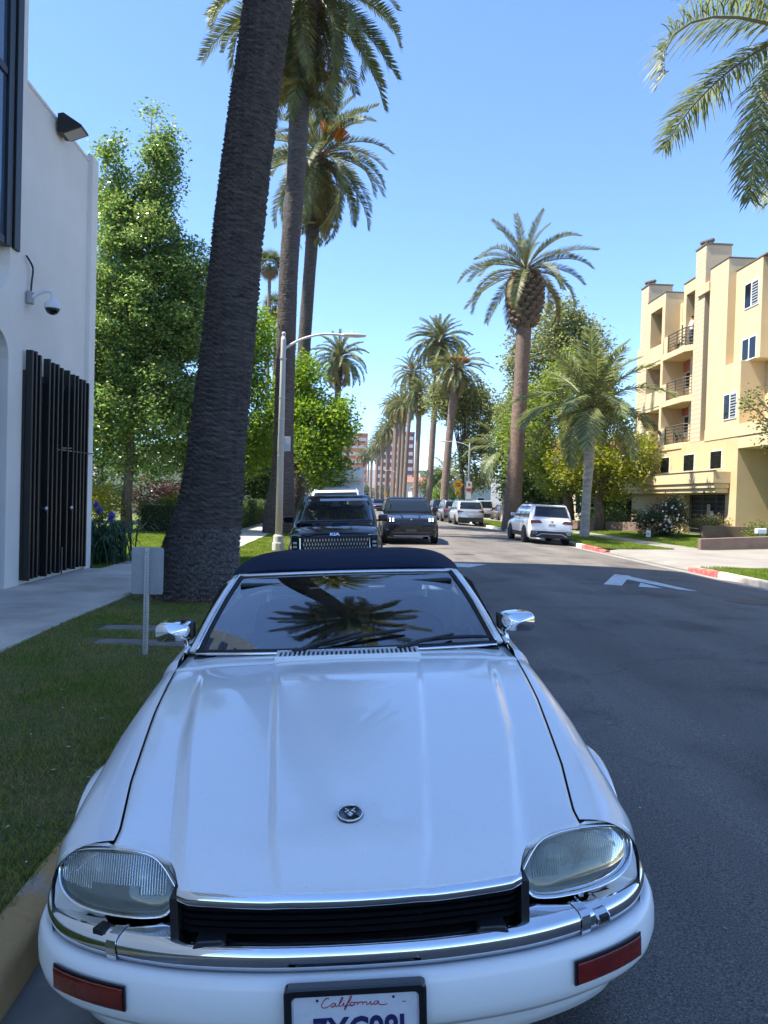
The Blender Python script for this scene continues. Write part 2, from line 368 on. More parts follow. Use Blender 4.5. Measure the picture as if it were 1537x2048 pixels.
# ================================================================ white convertible in front
PAINT = mat('white_paint', (.80, .80, .79), .35, coat=1.0, spec=.5, coatr=.04)
PAINT_BUMPER = mat('white_bumper_paint', (.79, .79, .77), .45, coat=.5, coatr=.12)
TOPCLOTH = mat('navy_canvas', (.005, .011, .032), .85, spec=.2, col2=(.008, .017, .045), scale=220, bump=.3, bscale=700, bdist=.001)
CARGLASS = glass('windscreen_glass', (.5, .56, .55), ior=1.52, boost=.20)
INTER = mat('dark_interior', (.018, .022, .03), .7)
LEATHER = mat('grey_leather', (.05, .055, .065), .5)
LENS = glass('lamp_lens', (.80, .85, .80), rough=.05, boost=.04, haze=(.34, .38, .33))
def dusty(m):
    nt = m.node_tree; b = nt.nodes['Principled BSDF']; tc = nt.nodes.new('ShaderNodeTexCoord'); L = nt.links.new
    n = nt.nodes.new('ShaderNodeTexNoise'); n.inputs['Scale'].default_value = 3.2; n.inputs['Detail'].default_value = 7; L(tc.outputs['Object'], n.inputs['Vector'])
    r = nt.nodes.new('ShaderNodeMapRange'); r.inputs[1].default_value = .35; r.inputs[2].default_value = .7; r.inputs[3].default_value = .03; r.inputs[4].default_value = .16; L(n.outputs['Fac'], r.inputs[0]); L(r.outputs[0], b.inputs['Coat Roughness'])
    n2 = nt.nodes.new('ShaderNodeTexNoise'); n2.inputs['Scale'].default_value = 260; n2.inputs['Detail'].default_value = 2; L(tc.outputs['Object'], n2.inputs['Vector'])
    c = nt.nodes.new('ShaderNodeValToRGB'); c.color_ramp.elements[0].position = .26; c.color_ramp.elements[1].position = .36; col = b.inputs['Base Color'].default_value
    c.color_ramp.elements[0].color = (col[0]*.72, col[1]*.70, col[2]*.66, 1); c.color_ramp.elements[1].color = tuple(col); L(n2.outputs['Fac'], c.inputs[0]); L(c.outputs[0], b.inputs['Base Color'])
dusty(PAINT)
def car_matrix():
    return Matrix.Translation((.061, 1.689, -.03)) @ Matrix.Rotation(.0075, 4, 'Z') @ Matrix.Rotation(-.05, 4, 'Y') @ Matrix.Rotation(.0144, 4, 'X')
def hero():
    T = thing('convertible_car', 'white convertible car with navy fabric roof and chrome bumper parked facing the camera', 'car', mat=car_matrix())
    shut_t = [(.2, .622), (.31, .625), (.56, .668), (1.05, .722), (1.6, .765), (2.0, .79)]
    shut = lambda y: interp(y, shut_t)
    yf_t = [(0, .05), (.2, .056), (.42, .09), (.442, .15), (.464, .195), (.513, .222), (.606, .24), (.70, .26), (.77, .285), (.9, .3)]
    yf = lambda x: (.05+.04*(abs(x)/.42)**2) if abs(x) < .42 else interp(abs(x), yf_t)
    def zb(y):
        s = max(0, min(1, (y-.05)/1.5)); return .735 + .205*(1-(1-s)**1.7)
    def zh(x, y):
        ax = abs(x); fade = sst((y-.02)/.25)*0.85+.15; rear = 1-sst((y-1.15)/.4)
        xr = interp(y, [(.05, .172), (.21, .204), (.75, .252), (1.5, .31)]); xc = interp(y, [(.1, .405), (.2, .43), (.62, .505), (.8, .535), (1.6, .625)])
        z = zb(y) - .012*(ax/.6)**2
        z += .012*fade*(1-.55*(1-rear))*sst((xr+.009-ax)/.018)
        z += .020*(.25+.75*rear)*fade*(sst((xc+.040-ax)/.045))
        z += .033*math.exp(-((ax-.62)/.10)**2)*math.exp(-max(0, y-.2)/.22)
        return z
    # --- bonnet
    def hood(u, v):
        uu = 2*u-1; x0 = uu*.621; y = lerp(yf(x0), 1.548, v**1.25)
        x = uu*(shut(y)-.0035)
        return (x, y, zh(x, y))
    bon = MB().grid(hood, 141, 90).build('bonnet', PAINT, T, smooth=True, solid=.02)
    # --- dark cavity under the panel gaps
    MB().grid(lambda u, v: ((2*u-1)*(shut(lerp(.3, 1.7, v))+.03), lerp(.3, 1.7, v), zh((2*u-1)*.7, lerp(.3, 1.7, v))-.045), 12, 12).build('inner_panel', BLACK, T)
    bx('radiator_panel', BLACK, T, -.78, .78, .33, .36, .35, .70)
    # --- wings and sides
    xe_t = [(.25, .792), (.29, .80), (.4, .835), (.6, .86), (.98, .882), (1.6, .876), (2.5, .885), (3.5, .885), (4.2, .85), (4.55, .79), (4.72, .70)]
    zm_t = [(.25, .655), (.3, .655), (.6, .62), (1.0, .60), (4.7, .60)]
    def arch(y):
        z = .24 if y > .66 else .47
        for c in (.985, 3.575):
            d = abs(y-c)
            if d < .36: z = max(z, .31+math.sqrt(.36**2-d*d))
        return z
    ys = sorted(set([round(.262+.02*i, 3) for i in range(8)] + [round(.44+.03*i, 3) for i in range(145)] + [.625+.004*i for i in range(5)] + [1.345-.004*i for i in range(5)] + [3.215+.004*i for i in range(5)] + [3.935-.004*i for i in range(5)]))
    ys = [y for y in ys if y <= 4.72]
    def inner(y):
        if y < 1.62: return shut(y)+.0035, zh(shut(y), y)
        return lerp(shut(y), .775, 0), .945 if y < 3.8 else lerp(.945, .90, (y-3.8)/.9)
    for sgn in (-1, 1):
        rings = []
        for y in ys:
            xi, zi = inner(y) if y < 1.62 else (min(shut(y), interp(y, xe_t)-.06), inner(y)[1]); xo = interp(y, xe_t); zm = interp(y, zm_t); zl = arch(y); ring = []
            for k in range(15):
                a = k/14*math.pi/2; ring.append((sgn*(xi+(xo-xi)*math.sin(a)**(2/2.3)), y, zm+(zi-zm)*max(0, math.cos(a))**(2/2.3)))
            for k in range(1, 9):
                z = lerp(zm, min(zl, zm-.02), k/8); ring.append((sgn*(xo - .035*max(0, (.55-z)/.3)**2), y, z))
            rings.append(ring)
        w = MB().loft(rings, closed=False).build('wing', PAINT, T, smooth=True, solid=0)
        # wheel-arch lip
        for c in (.985, 3.575):
            lip = [(sgn*(.868+.030*math.sin(a)), c+.365*math.cos(a), .315+.365*math.sin(a)) for a in [math.pi*k/28 for k in range(29)]]
            MB().tube(lip, .034, 10, flat=1.0).build('arch_lip', PAINT, w, smooth=True)
            MB().lathe([(.36, sgn*.55), (.36, sgn*.87)], 32, Matrix.Translation((0, c, .31)), 'x').build('wheel_well', BLACK, w)
            t = MB().lathe([(.19, -.1), (.30, -.105), (.32, -.085), (.325, 0), (.32, .085), (.30, .105), (.19, .1)], 36, Matrix.Translation((sgn*.765, c, .325)), 'x').build('wheel', RUBBER, T, smooth=True, ang=40)
            MB().lathe([(.01, sgn*.06), (.06, sgn*.075), (.1, sgn*.05), (.17, sgn*.06), (.20, sgn*.09), (.20, sgn*.02)], 30, Matrix.Translation((sgn*.765, c, .325)), 'x').build('rim', mat('rim_alloy', (.5, .5, .52), .3, .9), t, smooth=True, ang=40)
    # --- scuttle panel with vent
    yw = lambda x: 1.715+.07*(x/.72)**2
    MB().grid(lambda u, v: ((2*u-1)*.762, lerp(1.554, yw((2*u-1)*.72)+.05, v), zh((2*u-1)*.74, 1.548)+.004*v), 41, 6).build('scuttle', PAINT, T, smooth=True, solid=.01)
    vz = zh(0, 1.548)
    ve = MB().box(-.33, .33, 1.565, 1.70, vz-.006, vz+.006).build('vent_panel', PAINT, T, bevel=.003)
    bx('vent_slot_backing', BLACK, T, -.318, .318, 1.585, 1.685, vz+.0065, vz+.0085)
    for k in range(31):
        x = -.315+.63*k/30
        MB().box(x-.0055, x+.0055, 1.58, 1.69, vz+.007, vz+.017).build('vent_rib', PAINT, ve, bevel=.002)
    for y in (1.575, 1.695): bx('vent_edge', PAINT, ve, -.328, .328, y-.006, y+.006, vz+.004, vz+.016, .003)
    # --- windscreen
    def ws(u, v):
        s = 2*u-1; b = Vector((.712*s, yw(.712*s), .951+.006*(1-abs(s)))); h = Vector((.60*s, 2.395+.05*s*s, 1.236-.014*s*s))
        p = b.lerp(h, v); n = Vector((0, -.42, .9)); return p + n*(.028*math.sin(math.pi*v)*(1-.3*s*s))
    MB().grid(ws, 33, 17).build('windscreen', CARGLASS, T, smooth=True)
    E = [ws(u/24, 0) for u in range(25)]
    MB().tube([p+Vector((0, -.012, .004)) for p in E], .012, 8).build('windscreen_seal', RUBBER, T, smooth=True)
    MB().tube([p+Vector((0, -.028, -.002)) for p in E], .007, 8).build('windscreen_trim', CHROME, T, smooth=True)
    for s, u in ((-1, 0), (1, 1)):
        pil = [ws(u, v/12)+Vector((s*.018, .012, .0)) for v in range(13)]
        pl = MB().tube(pil, .024, 10, flat=.6).build('windscreen_pillar', PAINT, T, smooth=True)
        MB().tube([p+Vector((-s*.016, -.012, .012)) for p in pil], .007, 8).build('pillar_trim', CHROME, pl, smooth=True)
        MB().tube([p+Vector((-s*.03, -.008, .004)) for p in pil], .010, 8).build('pillar_seal', RUBBER, pl, smooth=True)
    hd = [ws(u/24, 1)+Vector((0, .012, .006)) for u in range(25)]
    hd = [hd[0]+Vector((-.02, .02, -.006))]+hd+[hd[-1]+Vector((.02, .02, -.006))]
    MB().tube(hd, .021, 8, flat=.55).build('windscreen_header', mat('silver_trim', (.62, .64, .66), .25, .85), T, smooth=True)
    MB().tube([p+Vector((0, -.016, -.014)) for p in hd[1:-1]], .009, 8).build('header_seal', RUBBER, T, smooth=True)
    # --- fabric roof
    def top(u, v):
        s = 2*u-1; y = lerp(2.405, 3.95, v)
        w = interp(y, [(2.4, .625), (2.75, .70), (3.3, .74), (3.6, .73), (3.95, .66)]); zt = interp(y, [(2.4, 1.262), (2.5, 1.286), (2.62, 1.306), (2.8, 1.318), (3.05, 1.320), (3.3, 1.30), (3.55, 1.23), (3.75, 1.10), (3.95, .955)])
        zr = interp(y, [(2.4, 1.208), (2.75, 1.175), (3.2, 1.14), (3.35, 1.0), (3.5, .955), (3.95, .945)])
        k = (max(0, 1-abs(s)**5.0))**.58
        fold = .004*math.exp(-((y-2.86)/.02)**2)
        yy = y + .05*s*s*(1-v)
        return (s*w, yy, min(zr, zt-.01) + (zt-min(zr, zt-.01))*k + fold)
    MB().grid(top, 61, 50).build('fabric_roof', TOPCLOTH, T, smooth=True, solid=.008)
    for s in (-1, 1):
        MB().grid(lambda u, v: (s*lerp(.765, .70, v), lerp(lerp(1.82, 2.36, v), 3.28, u), lerp(.945, 1.175, v)), 10, 5).build('side_window', CARGLASS, T, smooth=True)
        MB().tube([(s*.772, y, .948) for y in (1.80, 2.2, 2.8, 3.3, 3.8)], .012, 8).build('belt_trim', CHROME, T, smooth=True)
    # --- boot lid and tail
    MB().grid(lambda u, v: ((2*u-1)*interp(lerp(3.78, 4.70, v), [(3.78, .79), (4.2, .77), (4.72, .66)]), lerp(3.78, 4.70, v), interp(lerp(3.78, 4.7, v), [(3.78, .95), (4.3, .93), (4.72, .88)])-.03*(2*u-1)**2), 21, 14).build('boot_lid', PAINT, T, smooth=True)
    MB().grid(lambda u, v: ((2*u-1)*.70, 4.70+.05*math.sin(math.pi*v), lerp(.88, .30, v)), 15, 8).build('tail_panel', PAINT, T, smooth=True)
    # --- cabin
    bx('cabin_floor', INTER, T, -.74, .74, 1.5, 3.8, .26, .34)
    MB().loft([[(x, y, z) for y, z in ((1.72, .60), (1.74, .935), (1.92, .945), (2.10, .90), (2.16, .80), (2.12, .6))] for x in (-.72, 0, .72)], True, True).build('dashboard', INTER, T, smooth=True, ang=40)
    sw = MB(); c = Matrix.Translation((.36, 2.30, .86)) @ Matrix.Rotation(R_(68), 4, 'X')
    sw.loft([[c @ Vector(((.185+.014*math.cos(b))*math.cos(a), (.185+.014*math.cos(b))*math.sin(a), .014*math.sin(b))) for b in [2*math.pi*k/8 for k in range(8)]] for a in [2*math.pi*k/28 for k in range(29)]])
    sw.box(-.17, .17, -.03, .03, -.02, .02, c); sw.lathe([(.06, -.03), (.06, .02)], 12, c)
    sw.build('steering_wheel', LEATHER, T, smooth=True, ang=40)
    for x in (-.36, .36):
        st = MB().loft([[(x+sx*w, y, z) for sx, y, z, w in ((-1, y0, z0, w0), (1, y0, z0, w0), (1, y0+.12, z0+.01, w0), (-1, y0+.12, z0+.01, w0))] for y0, z0, w0 in ((2.75, .55, .25), (2.80, .75, .26), (2.87, .95, .24), (2.90, 1.02, .18))], True, True).build('seat', LEATHER, T, smooth=True, ang=50, sub=1)
        MB().box(x-.25, x+.25, 2.25, 2.82, .42, .58).build('seat_cushion', LEATHER, st, bevel=.05, seg=3)
        MB().box(x-.12, x+.12, 2.90, 2.98, 1.04, 1.17).build('headrest', LEATHER, st, bevel=.035, seg=3)
    MB().box(-.12, .12, 2.28, 2.31, 1.12, 1.18).build('rear_view_mirror', BLACK, T, bevel=.012)
    for x in (-.38, .38): MB().box(x-.2, x+.2, 2.3, 2.42, 1.185, 1.2).build('sun_visor', INTER, T, bevel=.006)
    # --- wipers
    def wiper(piv, arm_end, b0, b1):
        g = lambda u, v, h: ws(u, v)+Vector((0, -.42, .9))*h
        pv = Vector((piv[0], 1.668, .962)); ae = g(*arm_end, .022); q0 = g(*b0, .014); q1 = g(*b1, .016)
        w = MB().tube([pv, pv.lerp(ae, .35)+Vector((0, -.004, .012)), ae], [.012, .010, .006], 6).build('wiper_arm', BLACK, T)
        MB().tube([q0.lerp(q1, t)+Vector((0, -.004, .008*math.sin(math.pi*t))) for t in [k/8 for k in range(9)]], [.005]+[.009]*7+[.005], 6).build('wiper_blade', RUBBER, w)
        MB().tube([pv-Vector((0, 0, .02)), pv+Vector((0, 0, .018))], .016, 10).build('wiper_pivot', BLACK, w)
    wiper((-.243, 0), (.55, .13), (.40, .02), (.70, .15)); wiper((.243, 0), (.86, .075), (.74, .035), (.985, .04))
    # --- door mirrors
    for s in (-1, 1):
        cx, cy, cz = s*.842, 1.93, 1.03
        def mir(u, v, fw):
            a = 2*math.pi*u; n = 3.6; ca, sa = math.cos(a), math.sin(a)
            k = lambda t: math.copysign(abs(t)**(2/n), t)
            f = v; r = interp(f, [(0, .02), (.05, .78), (.15, .90), (.3, .96), (.55, 1.0), (1, 1.0)])
            yy = cy + fw*lerp(-.075, .02, f)
            return (cx+k(ca)*.084*r + s*.012*(1-f), yy, cz+k(sa)*.049*r + .004*k(sa)*k(ca)*s)
        m = MB().grid(lambda u, v: mir(u, v, 1), 36, 12, True).build('door_mirror', CHROME, T, smooth=True)
        MB().loft([[(cx+x*.082, y, cz+z*.047) for x, z in [(math.copysign(abs(math.cos(a))**.55, math.cos(a)), math.copysign(abs(math.sin(a))**.55, math.sin(a))) for a in [2*math.pi*k/28 for k in range(28)]]] for y in (cy+.018, cy+.045)], True, True).build('mirror_back', BLACK, m, smooth=True, ang=40)
        bx('mirror_side', BLACK, m, *sorted((cx-s*.088, cx-s*.070)), cy-.03, cy+.045, cz-.04, cz+.042, .008)
        MB().tube([(s*.79, 1.93, cz-.04), (s*.795, 1.93, .955), (s*.805, 1.92, .90), (s*.82, 1.90, .84)], [.011, .012, .018, .022], 10).build('mirror_stalk', CHROME, m, smooth=True)
    # --- bumper: one plan path swept with a section
    half = catmull([(0, .035, 0), (.2, .041, 0), (.4, .068, 0), (.55, .110, 0), (.68, .168, 0), (.77, .235, 0), (.83, .325, 0), (.855, .42, 0), (.864, .54, 0), (.868, .63, 0)], 6)
    path = [Vector((-p.x, p.y, 0)) for p in reversed(half[1:])] + half
    nor = []
    for i in range(len(path)):
        t = path[min(i+1, len(path)-1)]-path[max(i-1, 0)]; nor.append(Vector((t.y, -t.x, 0)).normalized())
    def sweep(sec, name, m, i0=0, i1=None, bev=0, par=None, solid=0):
        i1 = i1 or len(path)
        return MB().loft([[path[i]+nor[i]*d+Vector((0, 0, z+.012*min(1, (path[i].y)/.3)*0)) for d, z in sec] for i in range(i0, i1)], False).build(name, m, par or T, smooth=True, ang=50, solid=solid)
    bb = sweep([(-.13, .630), (-.11, .626), (-.035, .619), (-.010, .614), (-.001, .606), (.002, .590), (.001, .574), (-.003, .562), (-.014, .557)], 'bumper_blade', CHROME)
    wb = sweep([(-.02, .552), (.004, .556), (.016, .550), (.024, .530), (.028, .50), (.028, .462), (.020, .432), (.004, .410), (-.03, .400), (-.09, .398)], 'bumper_cover', PAINT_BUMPER)
    sweep([(-.05, .399), (-.06, .37), (-.075, .33), (-.085, .30), (-.12, .285), (-.2, .285)], 'front_valance', PAINT_BUMPER, 8, len(path)-8)
    sweep([(-.045, .385), (-.052, .376), (-.056, .366)], 'valance_groove', BLACK, 10, len(path)-10)
    # chrome joint straps, washer nozzles
    def at_x(x):
        i = min(range(len(path)), key=lambda k: abs(path[k].x-x) + (0 if path[k].y < .36 else 9)); return i
    for s in (-1, 1):
        i = at_x(s*.585); sec = [(-.12, .632), (-.035, .623), (-.008, .618), (.003, .608), (.006, .59), (.005, .572), (.0, .556)]
        a = path[i]; t = (path[i+1]-path[i-1]).normalized()
        MB().loft([[a+t*q+nor[i]*d+Vector((0, 0, z)) for d, z in sec] for q in (-.014, .014)], False).build('bumper_joint', CHROME, bb, solid=.002)
        b = path[at_x(s*.645)]; nn = nor[at_x(s*.645)]; tt = Vector((-nn.y, nn.x, 0))
        Mx = Matrix(((tt.x, -nn.x, 0, b.x), (tt.y, -nn.y, 0, b.y), (0, 0, 1, 0), (0, 0, 0, 1)))
        if s > 0:
            nz = MB().prism([(.075, .612), (.0, .612), (-.018, .598), (-.018, .578), (.006, .58), (.02, .605), (.075, .632)], -.021, .021, 'x', Mx).build('washer_nozzle', CHROME, T, bevel=.003)
            MB().box(-.015, .015, -.0195, -.010, .587, .604, Mx).build('nozzle_jet', BLACK, nz, bevel=.002)
        else:
            MB().box(-.016, .016, .004, .04, .606, .6225, Mx).build('washer_opening', BLACK, T, bevel=.002)
    # indicator lamps
    RED = mat('indicator_lens', (.17, .010, .006), .2, coat=.6, col2=(.10, .007, .005), scale=30)
    for s in (-1, 1):
        idx = sorted([i for i in range(len(path)) if .545 < s*path[i].x < .73 and path[i].y < .36])
        def patch(off, z0, z1, grow):
            pts = []
            for i in idx: pts.append((path[i], nor[i]))
            P0 = [(p+n*off) for p, n in pts]; d0 = (P0[0]-P0[1]).normalized(); d1 = (P0[-1]-P0[-2]).normalized()
            P0 = [P0[0]+d0*grow]+P0+[P0[-1]+d1*grow]
            return MB().loft([[p+Vector((0, 0, z)) for z in np.linspace(z0, z1, 5)] for p in P0], False)
        fr = patch(.0325, .463, .525, .012).build('indicator_frame', BLACK, T, solid=.004)
        ln = patch(.0365, .468, .520, .006).build('indicator_lens', RED, fr, smooth=True, solid=.006, bevel=.002)
        for i in (idx[0], idx[-1]):
            p = path[i]+nor[i]*.038; MB().ball((p.x, p.y, .482), .004, 6).build('lens_screw', CHROME, ln, smooth=True)
    # --- headlamps
    outer = [(.440, .679), (.461, .716), (.485, .747), (.514, .769), (.555, .780), (.606, .784), (.662, .782), (.71, .776), (.745, .764), (.766, .745), (.777, .722), (.774, .697), (.760, .674), (.730, .656), (.685, .645), (.625, .638), (.568, .634), (.512, .632), (.467, .638)]
    def ly(x, z): return .16+.38*(z-.60)+.9*max(0, x-.50)**2
    for s in (-1, 1):
        oc = catmull([(x, 0, z) for x, z in outer], 3, True); cx, cz = .62, .708
        def ring(k, dy, sh=0): return [(s*(cx+(p.x-cx)*k), ly(cx+(p.x-cx)*k, cz+(p.z-cz)*k)+dy, cz+(p.z-cz)*k+sh) for p in oc]
        H = MB().loft([ring(1.0, .05), ring(1.003, .012), ring(.992, -.004), ring(.972, -.008), ring(.948, .000), ring(.94, .02)]).build('headlamp', CHROME, T, smooth=True)
        MB().loft([ring(1.0, .05), ring(.97, .16)], True).build('lamp_bucket', BLACK, H, smooth=True)
        n_ = len(oc); r0 = ring(1.004, .006); r1 = []
        for i_, p_ in enumerate(oc):
            if p_.x < .64 and p_.z > .66: xx_ = max(.425, p_.x); y_ = yf(xx_); r1.append((s*xx_, y_+.002, zh(xx_, y_)-.002))
            else: k_ = 1.045; x_, z_ = cx+(p_.x-cx)*k_, cz+(p_.z-cz)*k_; r1.append((s*x_, max(ly(x_, z_), .255)+.012, z_))
        ids = list(range(0, 3*14))
        MB().loft([[r0[i_] for i_ in ids], [r1[i_] for i_ in ids]], False).build('lamp_surround', PAINT, H, smooth=True)
        for bx_, rr_, bz_ in ((.545, .050, .700), (.668, .055, .712)):
            MB().lathe([(rr_, -.022), (rr_*.9, -.008), (rr_*.6, .010), (rr_*.25, .020), (.002, .022)], 24, Matrix.Translation((s*bx_, ly(bx_, bz_)+.045, bz_)), 'y').build('reflector_bowl', mat('satin_reflector', (.62, .66, .62), .28, .9), H, smooth=True)
        ribs = MB()
        for k_ in range(44):
            x_ = .478+.0066*k_; zs_ = [p_.z for p_ in oc if abs(p_.x-x_) < .02]; hi_ = max(zs_)-.014; lo_ = min(zs_)+.014; lo2 = lerp(lo_, hi_, .45 if 10 < k_ < 30 else .30)
            if hi_-lo2 < .01: continue
            q_ = lambda z_: -.5*.026*math.sqrt(max(0, 1-((x_-cx)/.17)**2-((z_-cz)/.08)**2)) + .010
            ribs.add([(s*(x_+d_), ly(x_, z_)+q_(z_)-(.0015 if abs(d_) < .001 else 0), z_) for z_ in (lo2, lerp(lo2, hi_, .5), hi_) for d_ in (-.0017, 0, .0017)], [(0, 1, 4, 3), (1, 2, 5, 4), (3, 4, 7, 6), (4, 5, 8, 7)])
        o_ = ribs.build('lens_ribs', LENS_RIB, H); o_['kind'] = 'stuff'
        inn = [(.777, .722), (.774, .697), (.760, .674), (.730, .656), (.685, .645), (.625, .638)]; out_ = [(.774, .270, .72), (.785, .268, .675), (.790, .270, .628), (.784, .274, .602), (.75, .262, .600), (.66, .235, .600)]
        MB().loft([[(s*x_, ly(x_, z_)+.004, z_) for x_, z_ in inn], [(s*x_, y_, z_) for x_, y_, z_ in out_]], False).build('wing_nose', PAINT, H, smooth=True)
        def dome(d0, bul, sc): return [ring(sc*math.cos(math.pi/2*k/8)+.001, d0-bul*math.sin(math.pi/2*k/8)) for k in range(9)]
        MB().loft(dome(.012, .014, .955), True, False).build('lamp_lens', LENS, H, smooth=True)
        rf = MB().loft([ring(.955, .02), ring(.86, .024), ring(.82, .05), ring(.5, .085), ring(.02, .10)], True, False)
        rf.build('lamp_reflector', REFLECTOR, H, smooth=True, ang=30)
        # painted brow closing the gap between lamp and bonnet, sill below the lamp
        low = [p for p in oc]
        MB().loft([[(s*x, y, z) for x, y, z in ((.43, .19, .63), (.50, .185, .622), (.58, .19, .622), (.66, .21, .622), (.73, .245, .628))], [(s*x, y, z) for x, y, z in ((.43, .23, .60), (.50, .23, .60), (.58, .235, .60), (.66, .25, .60), (.74, .30, .60))]], False).build('lamp_sill', BLACK, H, smooth=True)
    # --- grille
    gp = [(x, yf(x)) for x in np.linspace(-.425, .425, 31)]
    MB().loft([[(x, y+.012, zh(x, y)+.001), (x, y-.006, zh(x, y)-.002), (x, y-.013, zh(x, y)-.012), (x, y-.012, zh(x, y)-.027), (x, y-.002, zh(x, y)-.036), (x, y+.02, zh(x, y)-.036)] for x, y in gp], False).build('grille_trim', CHROME, T, smooth=True)
    G = MB().loft([[(x, y+.10, .72), (x, y+.14, .66), (x, y+.10, .60)] for x, y in gp], False).build('grille', mat('grille_black', (.006, .006, .007), .35), T)
    for k in range(5):
        z = .612+.018*k; off = .03+.0*k
        MB().loft([[(x*1.0, y+off+.012*(4-k)*.2, z-.004), (x, y+off-.008, z), (x, y+off+.012*(4-k)*.2, z+.004), (x, y+off+.04, z)] for x, y in gp]).build('grille_bar', mat('grille_bar_black', (.012, .012, .014), .3), G)
    for x in np.linspace(-.34, .34, 5): bx('grille_post', BLACK, G, x-.003, x+.003, yf(x)+.045, yf(x)+.06, .60, .70)
    tray = MB().loft([[(x, y+.01, .606), (x, y+.03, .609), (x, y+.12, .606), (x, y+.12, .596), (x, y+.0, .598)] for x, y in gp]).build('grille_tray', BLACK, G, smooth=True, ang=40)
    for s in (-1, 1):
        MB().prism([(s*.30, .607), (s*.39, .607), (s*.375, .628), (s*.315, .628)], .07, .13, 'y').build('bumper_stop', mat('grey_black_plastic', (.02, .022, .026), .4), G, bevel=.004)
        bx('grille_end', BLACK, G, *sorted((s*.425, s*.445)), .10, .22, .60, .72)
    # --- bonnet badge
    zc = zh(0, .292); nrm = (zh(0, .32)-zh(0, .26))/.06
    BM = Matrix.Translation((0, .292, zc+.001)) @ Matrix.Rotation(math.atan(nrm), 4, 'X')
    bd = MB().lathe([(.001, .006), (.030, .006), (.033, .007), (.036, .003), (.0365, 0)], 32, BM).build('badge', mat('badge_black', (.006, .007, .01), .12, coat=1), T, smooth=True, ang=30)
    MB().loft([[BM @ Vector(((.0335+.0022*math.cos(b))*math.cos(a), (.0335+.0022*math.cos(b))*math.sin(a), .0065+.0022*math.sin(b))) for b in [2*math.pi*k/6 for k in range(6)]] for a in [2*math.pi*k/36 for k in range(37)]]).build('badge_ring', CHROME, bd, smooth=True)
    face = MB(); face.prism([(-.016, .013), (-.013, .019), (-.008, .016), (0, .017), (.008, .016), (.013, .019), (.016, .013), (.016, .002), (.011, -.009), (.005, -.017), (0, -.019), (-.005, -.017), (-.011, -.009), (-.016, .002)], .006, .0085, 'z', BM)
    face.build('badge_emblem', mat('badge_grey', (.10, .11, .12), .3, .9), bd, bevel=.001)
    for x, y, r, sz in ((-.0065, .007, .0042, .6), (.0065, .007, .0042, .6), (0, -.013, .004, .8), (0, -.003, .0045, .7), (-.012, .001, .003, .6), (.012, .001, .003, .6), (-.011, .015, .0025, .6), (.011, .015, .0025, .6), (-.005, -.008, .003, .7), (.005, -.008, .003, .7)):
        p = BM @ Vector((x, y, .0085)); MB().ball(p, r, 6, sz).build('emblem_relief', CHROME, bd, smooth=True)
    # --- licence plate
    PM = Matrix.Translation((.004, -.004, .463)) @ Matrix.Rotation(R_(90), 4, 'X')
    fr = MB(); w, h = .1525, .0765
    rr = lambda W, H, r: [(cx+r*math.cos(a), cy+r*math.sin(a)) for cx, cy, a0 in ((W-r, H-r, 0), (-W+r, H-r, 90), (-W+r, -H+r, 180), (W-r, -H+r, 270)) for a in [R_(a0+90*k/5) for k in range(6)]]
    o1, o2 = rr(w+.014, h+.016, .014), rr(w-.004, h-.004, .012)
    fr.loft([[PM @ Vector((x, y, z)) for x, y in q] for q, z in ((o1, -.012), (o1, .010), (rr(w+.010, h+.012, .013), .013), (o2, .011), (o2, .003))])
    fr.build('plate_frame', mat('plate_frame_black', (.008, .009, .012), .3, coat=.4), T, smooth=True, ang=35)
    PL = MB().prism(rr(w-.002, h-.002, .012), .0, .0035, 'z', PM).build('licence_plate', mat('plate_white', (.55, .57, .62), .35, col2=(.62, .63, .66), scale=60), T)
    MB().loft([[PM @ Vector((x, y, z)) for x, y in q] for q, z in ((rr(w-.007, h-.007, .012), .0036), (rr(w-.0085, h-.0085, .011), .0048), (rr(w-.010, h-.010, .010), .0036))]).build('plate_rim', MATS['plate_white'], PL, smooth=True)
    REDINK = mat('plate_red_ink', (.35, .008, .018), .5); NAVY = mat('plate_navy_ink', (.012, .014, .09), .5)
    # hand-lettered state name, as strokes (units: plate millimetres)
    S = [[(-64, 56), (-67, 60), (-74, 56), (-80, 46), (-82, 37), (-78, 31), (-70, 32), (-63, 38)],
         [(-50, 43), (-55, 44), (-60, 38), (-59, 33), (-54, 33), (-49, 42), (-50, 36), (-47, 33), (-43, 36)],
         [(-43, 36), (-36, 47), (-32, 58), (-34, 60), (-39, 48), (-41, 36), (-38, 33), (-34, 36)],
         [(-34, 36), (-30, 43), (-31, 36), (-28, 33), (-24, 37)],
         [(-24, 37), (-16, 48), (-12, 60), (-14, 62), (-20, 46), (-25, 28), (-28, 22), (-29, 26), (-23, 33), (-13, 37)],
         [(-9, 43), (-14, 42), (-16, 36), (-12, 33), (-6, 36), (-5, 41), (-9, 43), (-2, 42)],
         [(-2, 42), (2, 43), (1, 34)], [(1, 36), (7, 43), (10, 42)],
         [(10, 42), (14, 43), (13, 34)], [(13, 37), (20, 43), (23, 41), (23, 35), (26, 34), (29, 38)],
         [(29, 37), (33, 43), (32, 36), (35, 33), (39, 37)],
         [(50, 43), (44, 43), (40, 37), (42, 33), (47, 35), (51, 43), (51, 36), (55, 32), (63, 31), (72, 33)],
         [(-29.5, 50), (-29, 50.6)], [(36, 51), (36.5, 51.6)]]
    cal = MB()
